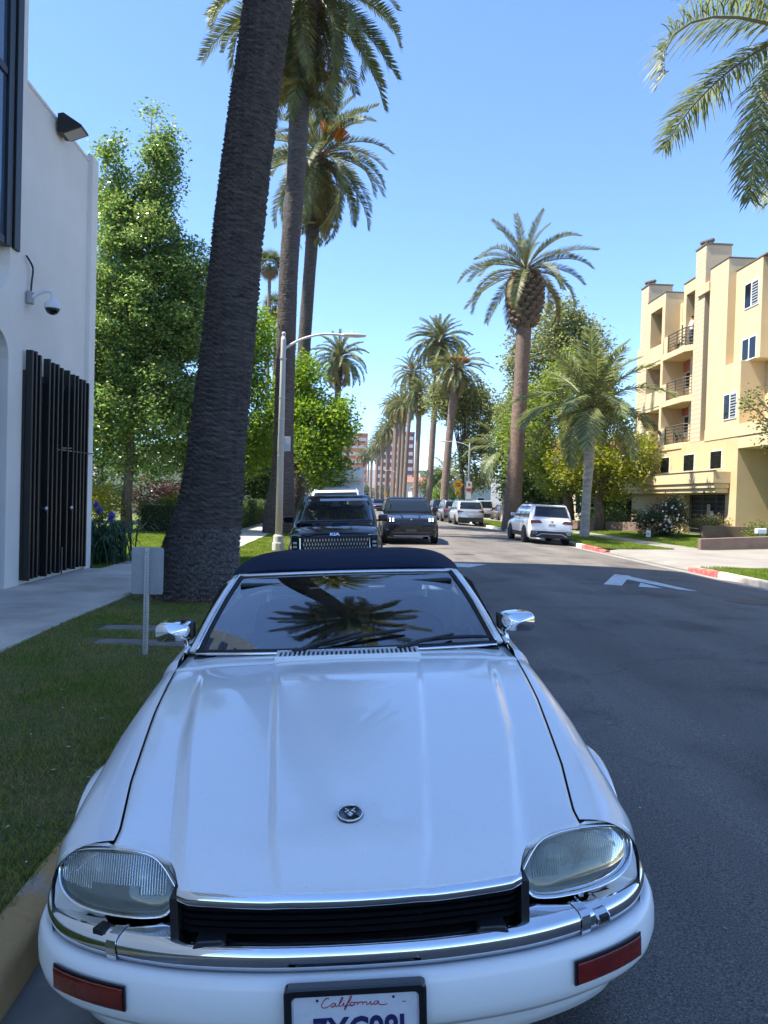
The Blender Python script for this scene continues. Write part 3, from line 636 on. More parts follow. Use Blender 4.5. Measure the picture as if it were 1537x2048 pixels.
    for st in S:
        pts = catmull([(a/1000*1.0+.003, b/1000*.78+.0165, .0042) for a, b in st], 5) if len(st) > 2 else [Vector((a/1000+.003, b/1000*.78+.0165, .0042)) for a, b in st]
        cal.tube([PM @ p for p in pts], [.0012+.0008*math.sin(math.pi*k/max(1, len(pts)-1)) for k in range(len(pts))], 6, flat=.5)
    cal.build('plate_state_name', REDINK, PL, smooth=True)
    for x, y in ((-.089, .0585), (.089, .0585)):
        MB().lathe([(.0001, .0055), (.003, .0055), (.003, .003)], 10, PM @ Matrix.Translation((x, y, 0))).build('plate_bolt', NAVY, PL)
    bx('plate_tab_mark', REDINK, PL, .113, .122, -.0092, -.0088, .463+.0455, .463+.047)
    text_obj('plate_number', '7XC98J', .086, NAVY, PL, PM @ Matrix.Translation((.008, -.019, .0045)), ext=.0008, sx=.80, off=.0022)
    return T
def reflector_mat():
    m = mat('lamp_reflector', (.50, .54, .50), .30, .8); nt = m.node_tree; b = nt.nodes['Principled BSDF']
    tc = nt.nodes.new('ShaderNodeTexCoord'); w = nt.nodes.new('ShaderNodeTexWave'); w.wave_type = 'BANDS'; w.bands_direction = 'X'; w.inputs['Scale'].default_value = 95
    nt.links.new(tc.outputs['Object'], w.inputs['Vector']); bp = nt.nodes.new('ShaderNodeBump'); bp.inputs['Strength'].default_value = .5; bp.inputs['Distance'].default_value = .004
    nt.links.new(w.outputs['Fac'], bp.inputs['Height']); nt.links.new(bp.outputs[0], b.inputs['Normal']); return m
REFLECTOR = reflector_mat()
LENS_RIB = glass('lens_rib_glass', (.9, .94, .9), rough=.15, boost=.10, haze=(.45, .48, .44))
HERO = hero()
# ================================================================ other vehicles
VGLASS = mat('vehicle_glass', (.010, .014, .018), .02, spec=.6); ALLOY = mat('wheel_alloy', (.35, .35, .36), .3, .9); TRIM = mat('dark_trim', (.02, .02, .021), .55)
LAMPW = mat('lamp_clear', (.62, .66, .70), .08, .3, coat=1); TAIL = mat('tail_lamp_red', (.16, .008, .010), .12, coat=1); DRL = mat('lit_lamp', (.9, .95, 1.0), .3, emit=2.5)
def paint(name, c, rough=.35, metal=0.0): return mat(name, c, rough, metal, coat=1.0, coatr=.03, spec=.05 if max(c) < .1 else .5)
def rrect(y0, y1, w, z, r=.25, n=5, rf=None):
    out = []
    for cx, cy, a0, rr in ((w, y1, 0, r), (-w, y1, 90, r), (-w, y0, 180, rf or r), (w, y0, 270, rf or r)):
        for k in range(n): a = R_(a0+90*k/(n-1)); out.append(((abs(cx)-rr)*(1 if cx > 0 else -1)+rr*math.cos(a), (cy-rr if cy == y1 else cy+rr)+rr*math.sin(a), z))
    return out
_wheel = {}
def add_wheel(T, x, y, r, wd, s):
    k = (r, wd, s)
    if k not in _wheel:
        a = MB().lathe([(r*.62, -wd/2), (r*.93, -wd/2), (r, -wd*.38), (r, wd*.38), (r*.93, wd/2), (r*.62, wd/2)], 28, None, 'x').mesh('tyre', RUBBER, True, 40)
        b = MB(); b.lathe([(r*.64, s*wd*.45), (r*.60, s*wd*.5), (r*.56, s*wd*.30), (r*.15, s*wd*.36), (.01, s*wd*.42)], 24, None, 'x')
        for i in range(5):
            M = Matrix.Rotation(2*math.pi*i/5, 4, 'X'); b.box(*sorted((s*wd*.36, s*wd*.49)), -r*.07, r*.07, r*.08, r*.60, M)
        _wheel[k] = (a, b.mesh('rim', ALLOY, True, 40))
    t = link('wheel', _wheel[k][0], T, loc=(x, y, r)); link('rim', _wheel[k][1], t); return t
def vehicle(name, label, cat, loc, rz, pm, L=4.7, w=.95, H=1.68, belt=1.05, hood=(.80, 1.02), cowl=1.25, cowl_top=1.95, rear_top=.35, rear_base=.05, wr=.36, wb=(.92, -.95), zb=.26, roofw=.80, tilt=0.0, nose=.10, tailz=None, rails=True, glassm=None, group=None, mirrors=True, archm=None, pillar=None):
    T = thing(name, label, cat, loc, rz, group)
    T.rotation_euler = (0, tilt, rz); G = glassm or VGLASS
    top = [(0, hood[0]-.10), (.04, hood[0]-.03), (.12, hood[0]), (cowl*.6, lerp(hood[0], hood[1], .75)), (cowl, hood[1]), (cowl+.25, belt), (L-.5, belt+.02), (L-.12, belt), (L-.03, belt-.04), (L, belt-.12)]
    wt = [(0, w*.80), (.05, w*.88), (.16, w*.95), (.5, w*.99), (1.2, w), (L-.8, w), (L-.25, w*.97), (L-.05, w*.91), (L, w*.84)]
    bt = [(0, zb+.10), (.1, zb), (L-.15, zb), (L, zb+.12)]
    rings = []
    for y in [0, .02, .05, .09, .16, .3, .5, .8, cowl, cowl+.25, 1.8, 2.6, 3.4, L-.9, L-.5, L-.25, L-.12, L-.05, L-.02, L]:
        W_, zt, b_ = interp(y, wt), interp(y, top), interp(y, bt)
        half = [(0, zt+.03), (.45*W_, zt+.024), (.75*W_, zt+.005), (.90*W_, zt-.03), (.97*W_, zt-.085), (W_, zt-.17), (W_*1.0, .68), (W_*.995, .52), (W_*.98, .40), (W_*.94, b_), (0, b_)]
        rings.append([(x, y, z) for x, z in half] + [(-x, y, z) for x, z in reversed(half[1:-1])])
    body = MB().loft(rings, True, True).build('body', pm, T, smooth=True, ang=38)
    # greenhouse
    yr0, yr1 = L-rear_base, L-rear_top; lv = [(belt-.06, 0, 0), (belt+.02, .0, .02), (lerp(belt, H, .55), .52, .45), (H-.10, .88, .86), (H-.035, .985, .96), (H-.005, 1.10, 1.05), (H+.0, 1.5, 1.35)]
    rr_ = []
    for z, t, tw in lv:
        y0 = lerp(cowl, cowl_top, min(t, 1.0))+max(0, t-1)*.5; y1 = lerp(yr0, yr1, min(t, 1.0))-max(0, t-1)*.5; ww = lerp(w*.93, roofw, min(1, tw))-max(0, tw-1)*.9; rr_.append(rrect(y0, y1, ww, z, .20, 5))
    gh = MB().loft(rr_, True, True).build('cabin', pillar or pm, T, smooth=True, ang=50)
    zt_ = H-.09; off = .012
    def pane(nm, q, bow=0):
        a, b, c, d = [Vector(p) for p in q]; n = (b-a).cross(d-a).normalized()*off
        g = MB().grid(lambda u, v: (a.lerp(b, u).lerp(d.lerp(c, u), v) + n + n.normalized()*bow*math.sin(math.pi*u)), 9, 5); o = g.build(nm, G, T, smooth=True, solid=.006); return o
    f = lambda t, lo, hi: lerp(lo, hi, t)
    yb, yt = cowl+.02, cowl_top-.06
    tz = lambda z: interp(z, [(q_[0], q_[1]) for q_ in lv]); wz = lambda z: lerp(w*.93, roofw, interp(z, [(q_[0], min(1, q_[2])) for q_ in lv]))
    def shell(nm, z0, z1, front, ins):
        sg = -1 if front else 1; yy = (lambda z: lerp(cowl, cowl_top, tz(z))) if front else (lambda z: lerp(yr0, yr1, tz(z)))
        def fn(u, v):
            z = lerp(z0, z1, v); x = (2*u-1)*(wz(z)-ins); edge = max(0, abs(x)-(wz(z)-.20)); cor = .20-math.sqrt(max(0, .04-edge*edge)) if edge > 0 else 0
            return (x if front else -x, yy(z)+sg*(.014-cor), z+.008)
        return MB().grid(fn, 17, 9).build(nm, G, T, smooth=True, solid=.005)
    shell('windscreen', belt+.02, H-.085, True, .085)
    shell('rear_window', belt+.07, H-.10, False, .13)
    for s in (-1, 1):
        xb, xt = w*.93, roofw; ya, yb2 = cowl+.30, L-rear_base-.28; ta, tb = cowl_top+.18, L-rear_top-.30; cuts = [0, .36, .70, 1.0]
        for k in range(3):
            g0, g1 = cuts[k]+.012, cuts[k+1]-.012
            q = [(s*wz(belt+.03), lerp(ya, yb2, g0), belt+.03), (s*wz(belt+.03), lerp(ya, yb2, g1), belt+.03), (s*wz(zt_), lerp(ta, tb, g1), zt_), (s*wz(zt_), lerp(ta, tb, g0), zt_)]
            pane('side_window', q if s > 0 else [q[1], q[0], q[3], q[2]])
        if rails: MB().tube([(s*(roofw-.06), cowl_top+.2, H+.0), (s*(roofw-.06), cowl_top+.35, H+.045), (s*(roofw-.06), L-rear_top-.4, H+.045), (s*(roofw-.06), L-rear_top-.2, H-.01)], .018, 6).build('roof_rail', archm or ALLOY, T, smooth=True)
        if mirrors:
            m = MB().box(-.11, .11, -.05, .06, -.07, .07).build('door_mirror', pm if archm is None else pm, T, bevel=.035, seg=3, loc=(s*(w+.08), cowl+.62, belt+.10)); bx('mirror_arm', TRIM, m, *sorted((-s*.2, -s*.05)), -.02, .03, -.07, -.03)
        for yw_ in (wb[0], L+wb[1]):
            MB().lathe([(.001, s*.0), (wr+.055, 0), (wr+.055, s*.012), (.001, s*.012)], 32, Matrix.Translation((s*w*.992, yw_, wr+.01)), 'x').build('wheel_arch', archm or BLACK, T, smooth=True, ang=30)
            add_wheel(T, s*(w-.075), yw_, wr, .22, s)
        MB().box(-.005, .005, -1.2, 1.2, -.11, .05).build('sill_trim', archm or TRIM, T, loc=(s*w*.99, L/2, .40))
    return T
TILT_L = -.045
# ---- black minivan parked behind the convertible
def minivan():
    BP = paint('black_car_paint', (.006, .007, .009))
    T = vehicle('minivan', 'glossy black minivan with diamond patterned grille parked behind the convertible', 'van', (-.30, 15.0, -.045), 0, BP, L=5.1, w=.985, H=1.76, belt=1.13, hood=(.98, 1.10), cowl=.72, cowl_top=1.88, rear_top=.3, wr=.37, roofw=.80, tilt=TILT_L, archm=BP, zb=.22)
    F = MB().box(-.70, .70, -.018, .02, .52, .90).build('grille', mat('grille_gloss_black', (.006, .006, .008), .15), T, bevel=.012)
    dm = MB().prism([(0, -.045), (.018, 0), (0, .045), (-.018, 0)], -.012, 0, 'y').mesh('grille_diamond', mat('grille_chrome', (.45, .46, .5), .2, 1))
    for r_ in range(4):
        for k in range(22):
            link('grille_diamond', dm, F, loc=(-.64+.061*k+(.03 if r_ % 2 else 0), -.02, .575+.085*r_))
    CS = mat('satin_chrome', (.8, .8, .82), .22, 1)
    MB().tube([(-.72, -.03, .88), (-.72, -.035, .66), (-.60, -.04, .545), (-.30, -.045, .535), (-.22, -.045, .575), (.22, -.045, .575), (.30, -.045, .535), (.60, -.04, .545), (.72, -.035, .66), (.72, -.03, .88)], .018, 6).build('grille_surround', CS, F)
    for s in (-1, 1):
        h = MB().box(*sorted((s*.73, s*.90)), -.005, .10, .55, .93).build('headlamp', mat('lamp_dark', (.01, .011, .014), .08, coat=1), T, bevel=.02)
        for z in (.62, .70, .78): bx('lamp_cell', LAMPW, h, *sorted((s*.78, s*.86)), -.012, -.004, z-.022, z+.022)
        MB().tube([(s*.70, -.0, .925), (s*.90, .06, .93), (s*.915, .10, .80)], .012, 6).build('running_light', LAMPW, h)
        MB().tube([(s*.36, .18, 1.035), (s*.34, .45, 1.082), (s*.32, .85, 1.115)], [.012, .02, .012], 6, flat=.5).build('bonnet_crease', BP, T, smooth=True)
        bx('fog_lamp_trim', CS, T, *sorted((s*.62, s*.88)), -.01, .03, .40, .43, .005)
    text_obj('bonnet_lettering', 'KIA', .085, CS, T, Matrix.Translation((0, .005, .945)) @ Matrix.Rotation(R_(68), 4, 'X'), ext=.004, sx=1.5, off=.003)
    MB().box(-.16, .16, -.05, -.03, .34, .44).build('licence_plate', mat('plate_white', (.55, .57, .62), .35), T, bevel=.005)
    bx('windscreen_permit', mat('permit_white', (.7, .72, .75), .5), T, -.66, -.50, 1.06, 1.062, 1.18, 1.22)
    MB().box(-.11, .11, 1.36, 1.40, 1.45, 1.55).build('rear_view_mirror', BLACK, T, bevel=.01)
    return T
minivan()
# ---- black luxury SUV driving towards the camera
def black_suv():
    BP = paint('dark_blue_black_paint', (.008, .010, .015))
    T = vehicle('black_suv', 'shiny black luxury SUV with quad dot headlamps driving towards the camera', 'car', (2.13, 25.55, road_z(2.1)), 0, BP, L=4.9, w=.985, H=1.69, belt=1.12, hood=(.92, 1.10), cowl=1.35, cowl_top=2.05, rear_top=.75, wr=.39, roofw=.74, tilt=-.02, archm=BP, nose=.2)
    GB = mat('grille_gloss_black', (.006, .006, .008), .15)
    for x0, x1 in ((-.40, .40), (-.86, -.46), (.46, .86)):
        g = MB().box(x0, x1, -.015+(.05 if abs(x0+x1) > .5 else 0), .06, .56, .77).build('air_intake', GB, T, bevel=.015)
        for k in range(4): bx('intake_bar', mat('intake_bar_grey', (.05, .05, .055), .3, .5), g, x0+.02, x1-.02, -.024+(.05 if abs(x0+x1) > .5 else 0), -.012+(.05 if abs(x0+x1) > .5 else 0), .585+.048*k, .600+.048*k)
    for s in (-1, 1):
        h = MB().loft([[(s*(.70+.145*r_*math.cos(a)*1.0), y_+.10*(math.cos(a)*s*.5+.5)*(1 if True else 0)+.02, .885+.085*r_*math.sin(a)) for a in [2*math.pi*k/18 for k in range(18)]] for r_, y_ in ((1.0, .06), (.97, -.005), (.7, -.02), (.05, -.03))], True, False).build('headlamp', mat('lamp_dark', (.01, .011, .014), .08, coat=1), T, smooth=True)
        for dx in (-.055, .055):
            for dz in (-.035, .035): MB().ball((s*.70+dx, -.012+.05*(.5+s*dx*3), .885+dz), .026, 6).build('lamp_cell', DRL, h, smooth=True)
        MB().tube([(s*.30, .10, .955), (s*.33, .6, 1.055), (s*.36, 1.2, 1.12)], [.02, .03, .02], 6, flat=.5).build('bonnet_crease', BP, T, smooth=True)
        bx('intake_strake', ALLOY, T, *sorted((s*.47, s*.87)), .02, .035, .535, .548)
    MB().ball((0, .02, .895), .03, 6, 1.2).build('badge', CHROME, T, smooth=True)
    MB().box(-.19, .19, -.03, -.012, .44, .55).build('licence_plate', mat('dark_plate', (.03, .032, .036), .4), T, bevel=.005)
    MB().tube([(-.85, .04, .50), (-.6, -.01, .43), (.6, -.01, .43), (.85, .04, .50)], .015, 6).build('lower_trim', mat('intake_bar_grey', (.05, .05, .055), .3, .5), T); bx('splitter', mat('satin_silver', (.3, .3, .31), .35, .8), T, -.62, .62, -.01, .03, .30, .325)
    sw = MB(); c = Matrix.Translation((.36, 1.78, 1.14)) @ Matrix.Rotation(R_(65), 4, 'X'); sw.loft([[c @ Vector(((.17+.012*math.cos(b))*math.cos(a), (.17+.012*math.cos(b))*math.sin(a), .012*math.sin(b))) for b in [2*math.pi*k/6 for k in range(6)]] for a in [2*math.pi*k/20 for k in range(21)]]); sw.build('steering_wheel', TRIM, T)
    return T
black_suv()
# ---- white SUV parked on the right, seen from behind: local front points away
def white_suv():
    WPp = paint('white_suv_paint', (.72, .73, .74)); L = 4.46; BT = mat('suv_black_cladding', (.016, .016, .018), .6)
    T = vehicle('white_suv', 'white compact SUV parked at the right kerb seen from behind', 'car', (8.08, 29.0+L, road_z(8.1)-.005), math.pi, WPp, L=L, w=.92, H=1.62, belt=1.05, hood=(.86, 1.0), cowl=1.15, cowl_top=1.85, rear_top=.42, rear_base=.08, wr=.345, roofw=.72, tilt=-.03, archm=BT)
    e = L
    MB().box(-.84, .84, e-.20, e+.018, .28, .56).build('bumper_cladding', BT, T, bevel=.03)
    MB().tube([(-.62, e+.03, .34), (-.42, e+.035, .44), (.42, e+.035, .44), (.62, e+.03, .34)], .014, 6).build('bumper_trim', CHROME, T)
    for s in (-1, 1):
        t = MB().prism([(s*.40, .86), (s*.86, .84), (s*.87, .97), (s*.55, .985), (s*.46, .95)], e-.10, e+.012, 'y').build('tail_lamp', TAIL, T, bevel=.012); bx('lamp_strip', mat('tail_lamp_dark', (.05, .004, .006), .1, coat=1), t, *sorted((s*.5, s*.8)), e+.013, e+.016, .885, .905)
        MB().tube([(s*.60, e+.03, .50), (s*.80, e+.03, .50), (s*.76, e+.03, .44), (s*.64, e+.03, .44), (s*.60, e+.03, .50)], .010, 6).build('exhaust_trim', CHROME, T)
    MB().lathe([(.001, .012), (.055, .012), (.06, .0)], 20, Matrix.Translation((0, e, .93)), 'y').build('badge', CHROME, T); MB().prism([(-.04, .03), (-.028, .03), (-.012, -.015), (0, .01), (.012, -.015), (.028, .03), (.04, .03), (.016, -.035), (0, -.008), (-.016, -.035)], e+.0125, e+.016, 'y', Matrix.Translation((0, 0, .93))).build('badge_letter', TRIM, T)
    p = MB().box(-.155, .155, e+.0, e+.016, .72, .87).build('licence_plate', mat('plate_pale', (.62, .63, .66), .4), T, bevel=.004); text_obj('plate_number', '8PLT705', .075, mat('plate_navy_ink', (.012, .014, .09), .5), p, Matrix.Translation((0, e+.018, .785)) @ Matrix.Rotation(math.pi, 4, 'Z') @ FACE_, sx=.85)
    bx('tailgate_line', TRIM, T, -.70, .70, e+.002, e+.006, .595, .603); bx('spoiler', WPp, T, -.62, .62, e-.48, e-.30, 1.555, 1.60, .02)
    MB().tube([(0, e-.62, 1.62), (0, e-.55, 1.74)], .012, 5).build('aerial', TRIM, T); return T
FACE_ = Matrix.Rotation(R_(90), 4, 'X')
white_suv()
def rear_details(T, L, w, belt, style, plate=True):
    BT = mat('suv_black_cladding', (.016, .016, .018), .6)
    MB().box(-w*.9, w*.9, L-.2, L+.018, .28, .58).build('bumper_cladding', BT, T, bevel=.03)
    for s in (-1, 1):
        z0, z1 = belt-.20, belt-.06
        MB().prism([(s*w*.50, z1-.05), (s*w*.93, z0), (s*w*.95, z1+.03), (s*w*.60, z1)], L-.12, L+.014, 'y').build('tail_lamp', style, T, bevel=.01)
    MB().box(-.155, .155, L, L+.016, .72, .86).build('licence_plate', mat('plate_pale', (.62, .63, .66), .4), T, bevel=.004)
def parked(label, x, y, pm, style, L=4.8, H=1.70, w=.96, name='parked_car', cat='car', **kw):
    T = vehicle(name, label, cat, (x, y+L, road_z(min(x, 9))), math.pi, pm, L=L, w=w, H=H, group='cars parked along the right kerb', **kw); rear_details(T, L, w, kw.get('belt', 1.05), style); return T
REDT = mat('tail_lamp_bright', (.55, .03, .03), .2, coat=1)
parked('silver SUV with dark tail lamps, nearest of the three car row on the right', 8.05, 48.8, paint('silver_paint', (.50, .51, .52), .3, .6), TAIL, belt=1.08, rear_top=.55)
parked('grey SUV with bright red tail lamps in the middle of the right car row', 7.95, 55.6, paint('grey_paint', (.12, .115, .11), .3, .5), REDT)
parked('black SUV at the far end of the right car row', 7.9, 62.5, paint('black_car_paint', (.006, .007, .009)), TAIL, H=1.72)
parked('light grey pickup parked in a driveway beyond the right verge', 12.9, 70, paint('light_silver_paint', (.55, .56, .56), .3, .5), TAIL, L=5.4, H=1.85, w=1.0)
parked('dark red car parked in a driveway behind the pineapple topped palm', 13.6, 61.5, paint('dark_red_paint', (.06, .01, .012)), TAIL, L=4.6, H=1.5)
T_ = vehicle('distant_car', 'pale car far down the street left of the black oncoming SUV', 'car', (3.1, 112, road_z(3.1)), 0, paint('light_silver_paint', (.55, .56, .56), .3, .5), H=1.5, group='distant cars on the road')
for s in (-1, 1): MB().box(*sorted((s*.55, s*.85)), -.02, .08, .62, .74).build('headlamp', LAMPW, T_, bevel=.02)
T_ = vehicle('distant_car', 'dark red car far down the street just left of the black oncoming SUV', 'car', (3.55, 92, road_z(3.5)), 0, paint('maroon_paint', (.10, .03, .03)), H=1.55, group='distant cars on the road')
for s in (-1, 1): MB().box(*sorted((s*.55, s*.85)), -.02, .08, .62, .74).build('headlamp', LAMPW, T_, bevel=.02)
# ---- white SUV and box truck queued behind the minivan
T_ = vehicle('white_van', 'white tall SUV parked between the black minivan and the box truck', 'car', (-.50, 23.5, -.06), 0, paint('white_suv_paint', (.72, .73, .74)), L=5.2, w=.98, H=1.98, belt=1.25, hood=(1.05, 1.2), cowl=1.2, cowl_top=1.8, rear_top=.2, wr=.40, roofw=.80, tilt=TILT_L)
for s in (-1, 1): MB().box(*sorted((s*.6, s*.9)), -.02, .08, .82, 1.0).build('headlamp', LAMPW, T_, bevel=.02)
bx('grille', BLACK, T_, -.55, .55, -.02, .05, .62, .95, .02)
def box_truck():
    T = thing('box_truck', 'white box truck parked under the lime green tree', 'truck', (-.52, 34.5, -.07)); T.rotation_euler = (0, TILT_L*.6, 0); W = mat('truck_white', (.70, .70, .69), .45, col2=(.62, .62, .6), scale=1.5)
    MB().box(-1.17, 1.17, 2.1, 7.6, .95, 3.28).build('cargo_box', W, T, bevel=.06, seg=3)
    MB().box(-1.12, 1.12, 1.5, 2.12, 2.55, 3.26).build('cab_overhang', W, T, bevel=.22, seg=4)
    c = MB().loft([rrect(0.05, 2.1, 1.0, .45, .15), rrect(0, 2.1, 1.02, .6, .15), rrect(0, 2.1, 1.02, 1.15, .15), rrect(.35, 2.1, 1.0, 1.25, .15), rrect(.95, 2.1, .90, 2.15, .15), rrect(1.1, 2.1, .82, 2.25, .15)], True, True).build('cab', W, T, smooth=True, ang=40)
    MB().add([(-.85, .40, 1.32), (.85, .40, 1.32), (.76, .90, 2.08), (-.76, .90, 2.08)], [(0, 1, 2, 3)]).build('windscreen', VGLASS, T, solid=.01)
    bx('grille', BLACK, T, -.6, .6, -.03, .02, .62, 1.02, .02)
    for s in (-1, 1):
        MB().box(*sorted((s*.66, s*.95)), -.03, .05, .72, .98).build('headlamp', LAMPW, T, bevel=.02); MB().box(*sorted((s*1.12, s*1.28)), .75, .85, 1.35, 1.75).build('door_mirror', BLACK, T, bevel=.03)
        for y in (.95, 5.9): add_wheel(T, s*.95, y, .40, .25, s)
    for x in np.linspace(-.9, .9, 4): bx('marker_lamp', mat('amber_plastic', (.55, .42, .18), .3), T, x-.05, x+.05, 1.60, 1.66, 3.25, 3.285)
    bx('chassis', BLACK, T, -.8, .8, 1.8, 7.4, .5, .94)
box_truck()
# ================================================================ office building on the left
STUCCO_W = mat('white_stucco', (.74, .685, .62), .9, col2=(.84, .785, .715), scale=.5, detail=9, bump=.2, bscale=140, bdist=.003)
BLACKM = mat('black_metal', (.010, .010, .011), .4)
DKGLASS = mat('dark_window_glass', (.008, .010, .013), .05, spec=.4)
BLUEGLASS = mat('blue_window_glass', (.05, .085, .14), .05, spec=.8)
def office():
    X = -5.4
    T = thing('office_building', 'white stucco office building with black slatted gates and arched opening beside the pavement', 'building', (X, 12.05, 0))
    ox, oy = X, 12.05
    def B(name, m, x0, x1, y0, y1, z0, z1, bev=0, par=None): 
        return bx(name, m, par or T, x0-ox, x1-ox, y0-oy, y1-oy, z0, z1, bev)
    B('wall', STUCCO_W, -9, X-.02, 12.05, 14.80, 0, 8.2)                    # low wing behind the gates
    B('parapet_cap', STUCCO_W, -9, X, 12.05, 14.79, 8.2, 8.26, .01)
    B('pilaster', STUCCO_W, -9, X+.07, 14.80, 15.12, 0, 8.34, .015)
    B('pier', STUCCO_W, -9, X, 11.58, 12.05, 0, 11.0, .012)
    B('wall', STUCCO_W, -9, X, -8, 8.4, 0, 11.0)
    # spandrel with rounded corners between arch and window niche
    def arcp(cy, cz, r, a0, a1, n=7): return [(cy-oy+r*math.cos(R_(lerp(a0, a1, k/n))), cz+r*math.sin(R_(lerp(a0, a1, k/n)))) for k in range(n+1)]
    rg = []
    for k in range(41):
        y = lerp(8.4, 11.58, (k/40)**.5); zl = 4.08 if y < 11.16 else 3.68+math.sqrt(max(0, .42**2-(y-11.16)**2))*.97; zh_ = 4.67 if y < 11.13 else 5.12-math.sqrt(max(0, .45**2-(y-11.13)**2))
        rg.append([(-.6, y-oy, zl), (-.002, y-oy, zl), (-.002, y-oy, zh_), (-.6, y-oy, zh_)])
    MB().loft(rg, True, True).build('spandrel', STUCCO_W, T)
    B('niche_wall', STUCCO_W, X-.5, X-.16, 8.4, 11.58, 4.6, 11.0)
    B('window_lintel', STUCCO_W, X-.15, X, 8.4, 11.57, 10.4, 10.99)
    # tall window bay with black frame
    W = B('window', BLUEGLASS, X-.1, X-.03, 8.4, 11.45, 5.5, 10.4)
    for y0, y1 in ((11.40, 11.56), (11.60, 11.79), (8.42, 8.55)): B('window_frame', BLACKM, X-.09, X+.05 if y0 > 11.5 else X+.02, y0, y1, 5.4, 10.42, .006, W)
    for z in (5.45, 8.0, 10.3): B('window_frame', BLACKM, X-.09, X+.0, 8.5, 11.42, z-.06, z+.06, .006, W)
    B('door', mat('dark_door_glass', (.012, .02, .045), .06), X-.55, X-.5, 8.4, 11.4, 0.05, 4.1)
    B('door_frame', BLACKM, X-.5, X-.40, 11.36, 11.57, .05, 3.7, .006)
    # gates with vertical slats
    BR = mat('bronze_panel', (.026, .021, .017), .5, col2=(.04, .032, .026), scale=3)
    G = B('gate', BR, X-.02, X+.02, 12.1, 14.77, .16, 3.60)
    ys_ = [12.14, 12.29, 12.45, 12.82, 13.0, 13.19, 13.38, 13.68, 13.94, 14.12, 14.31, 14.48, 14.66]
    for i, y in enumerate(ys_):
        B('gate_slat', BLACKM, X+.022, X+.13, y-.028, y+.028, .15+.02*(i % 3), 3.93-.012*i+.02*(i % 2), .004, G)
    for y in (12.60, 13.55, 14.2): B('gate_slat', BLACKM, X+.021, X+.06, y-.03, y+.03, .15, 3.58, .004, G)
    B('gate_rail', BLACKM, X+.018, X+.05, 12.1, 14.76, 3.48, 3.58, .004, G)
    B('gate_bolt', mat('brown_post', (.09, .06, .04), .6), X+.13, X+.15, 13.42, 13.46, .12, .62, .004, G)
    for y in (12.68, 13.80): MB().lathe([(.001, .19), (.035, .18), (.045, .16), (.035, .135), (.015, .12), (.015, .02)], 14, Matrix.Translation((0, y-oy, 1.33)), 'x').build('door_knob', mat('satin_steel', (.5, .5, .5), .3, 1), G, smooth=True)
    for z, y0, y1 in ((2.38, 13.15, 15.05), (2.42, 13.4, 13.9)): MB().tube([(.11, y0-oy, z), (.11, y1-oy, z+.03)], .014, 6).build('conduit', BLACKM, G)
    # tower set back above, whose shadow covers the street
    B('tower_wall', STUCCO_W, -24, -9.5, -8, 16.2, 0, 33.2)
    for k in range(8):
        z = 9.2+k*3.0
        B('tower_window', BLUEGLASS, -9.51, -9.46, -7, 15.0, z, z+1.5)
    return T
OFFICE = office()
def wall_light():
    T = thing('wall_floodlight', 'black wedge floodlight fixed high on the white office wall', 'floodlight', (-5.38, 13.35, 8.15))
    MB().prism([(0, .16), (.0, -.16), (.12, -.17), (.42, -.05), (.42, -.02), (.1, .18)], -.18, .18, 'y').build('lamp_body', BLACKM, T, bevel=.01)
    MB().prism([(.10, -.176), (.40, -.057), (.40, -.062), (.10, -.182)], -.14, .14, 'y').build('lamp_diffuser', mat('frosted_diffuser', (.35, .36, .36), .4), T)
    return T
wall_light()
def dome_camera():
    T = thing('dome_camera', 'white dome security camera on curved arm with dangling black cable', 'camera', (-5.4, 12.21, 4.82))
    WP = mat('white_plastic', (.72, .73, .75), .4)
    MB().box(0, .07, -.07, .07, -.12, .08).build('junction_box', mat('grey_plastic', (.35, .36, .38), .5), T, bevel=.01)
    MB().tube([(p.x, p.y, p.z) for p in catmull([(.05, 0, -.02), (.16, .02, .06), (.28, .04, .11), (.36, .05, .08), (.37, .05, -.02)], 5)], .028, 10).build('camera_arm', WP, T, smooth=True)
    MB().lathe([(.03, 0), (.05, -.03), (.115, -.09), (.13, -.12), (.13, -.17), (.118, -.18)], 24, Matrix.Translation((.37, .05, 0))).build('camera_housing', WP, T, smooth=True, ang=40)
    MB().lathe([(.112, -.175), (.105, -.21), (.08, -.25), (.04, -.272), (.002, -.278)], 20, Matrix.Translation((.37, .05, 0))).build('dome', mat('black_dome', (.01, .01, .012), .06), T, smooth=True)
    MB().tube([p for p in catmull([(.02, -.14, .62), (.05, .03, .48), (.03, .05, .25), (.03, .02, .05)], 6)], .016, 8).build('cable', BLACKM, T, smooth=True)
    return T
dome_camera()

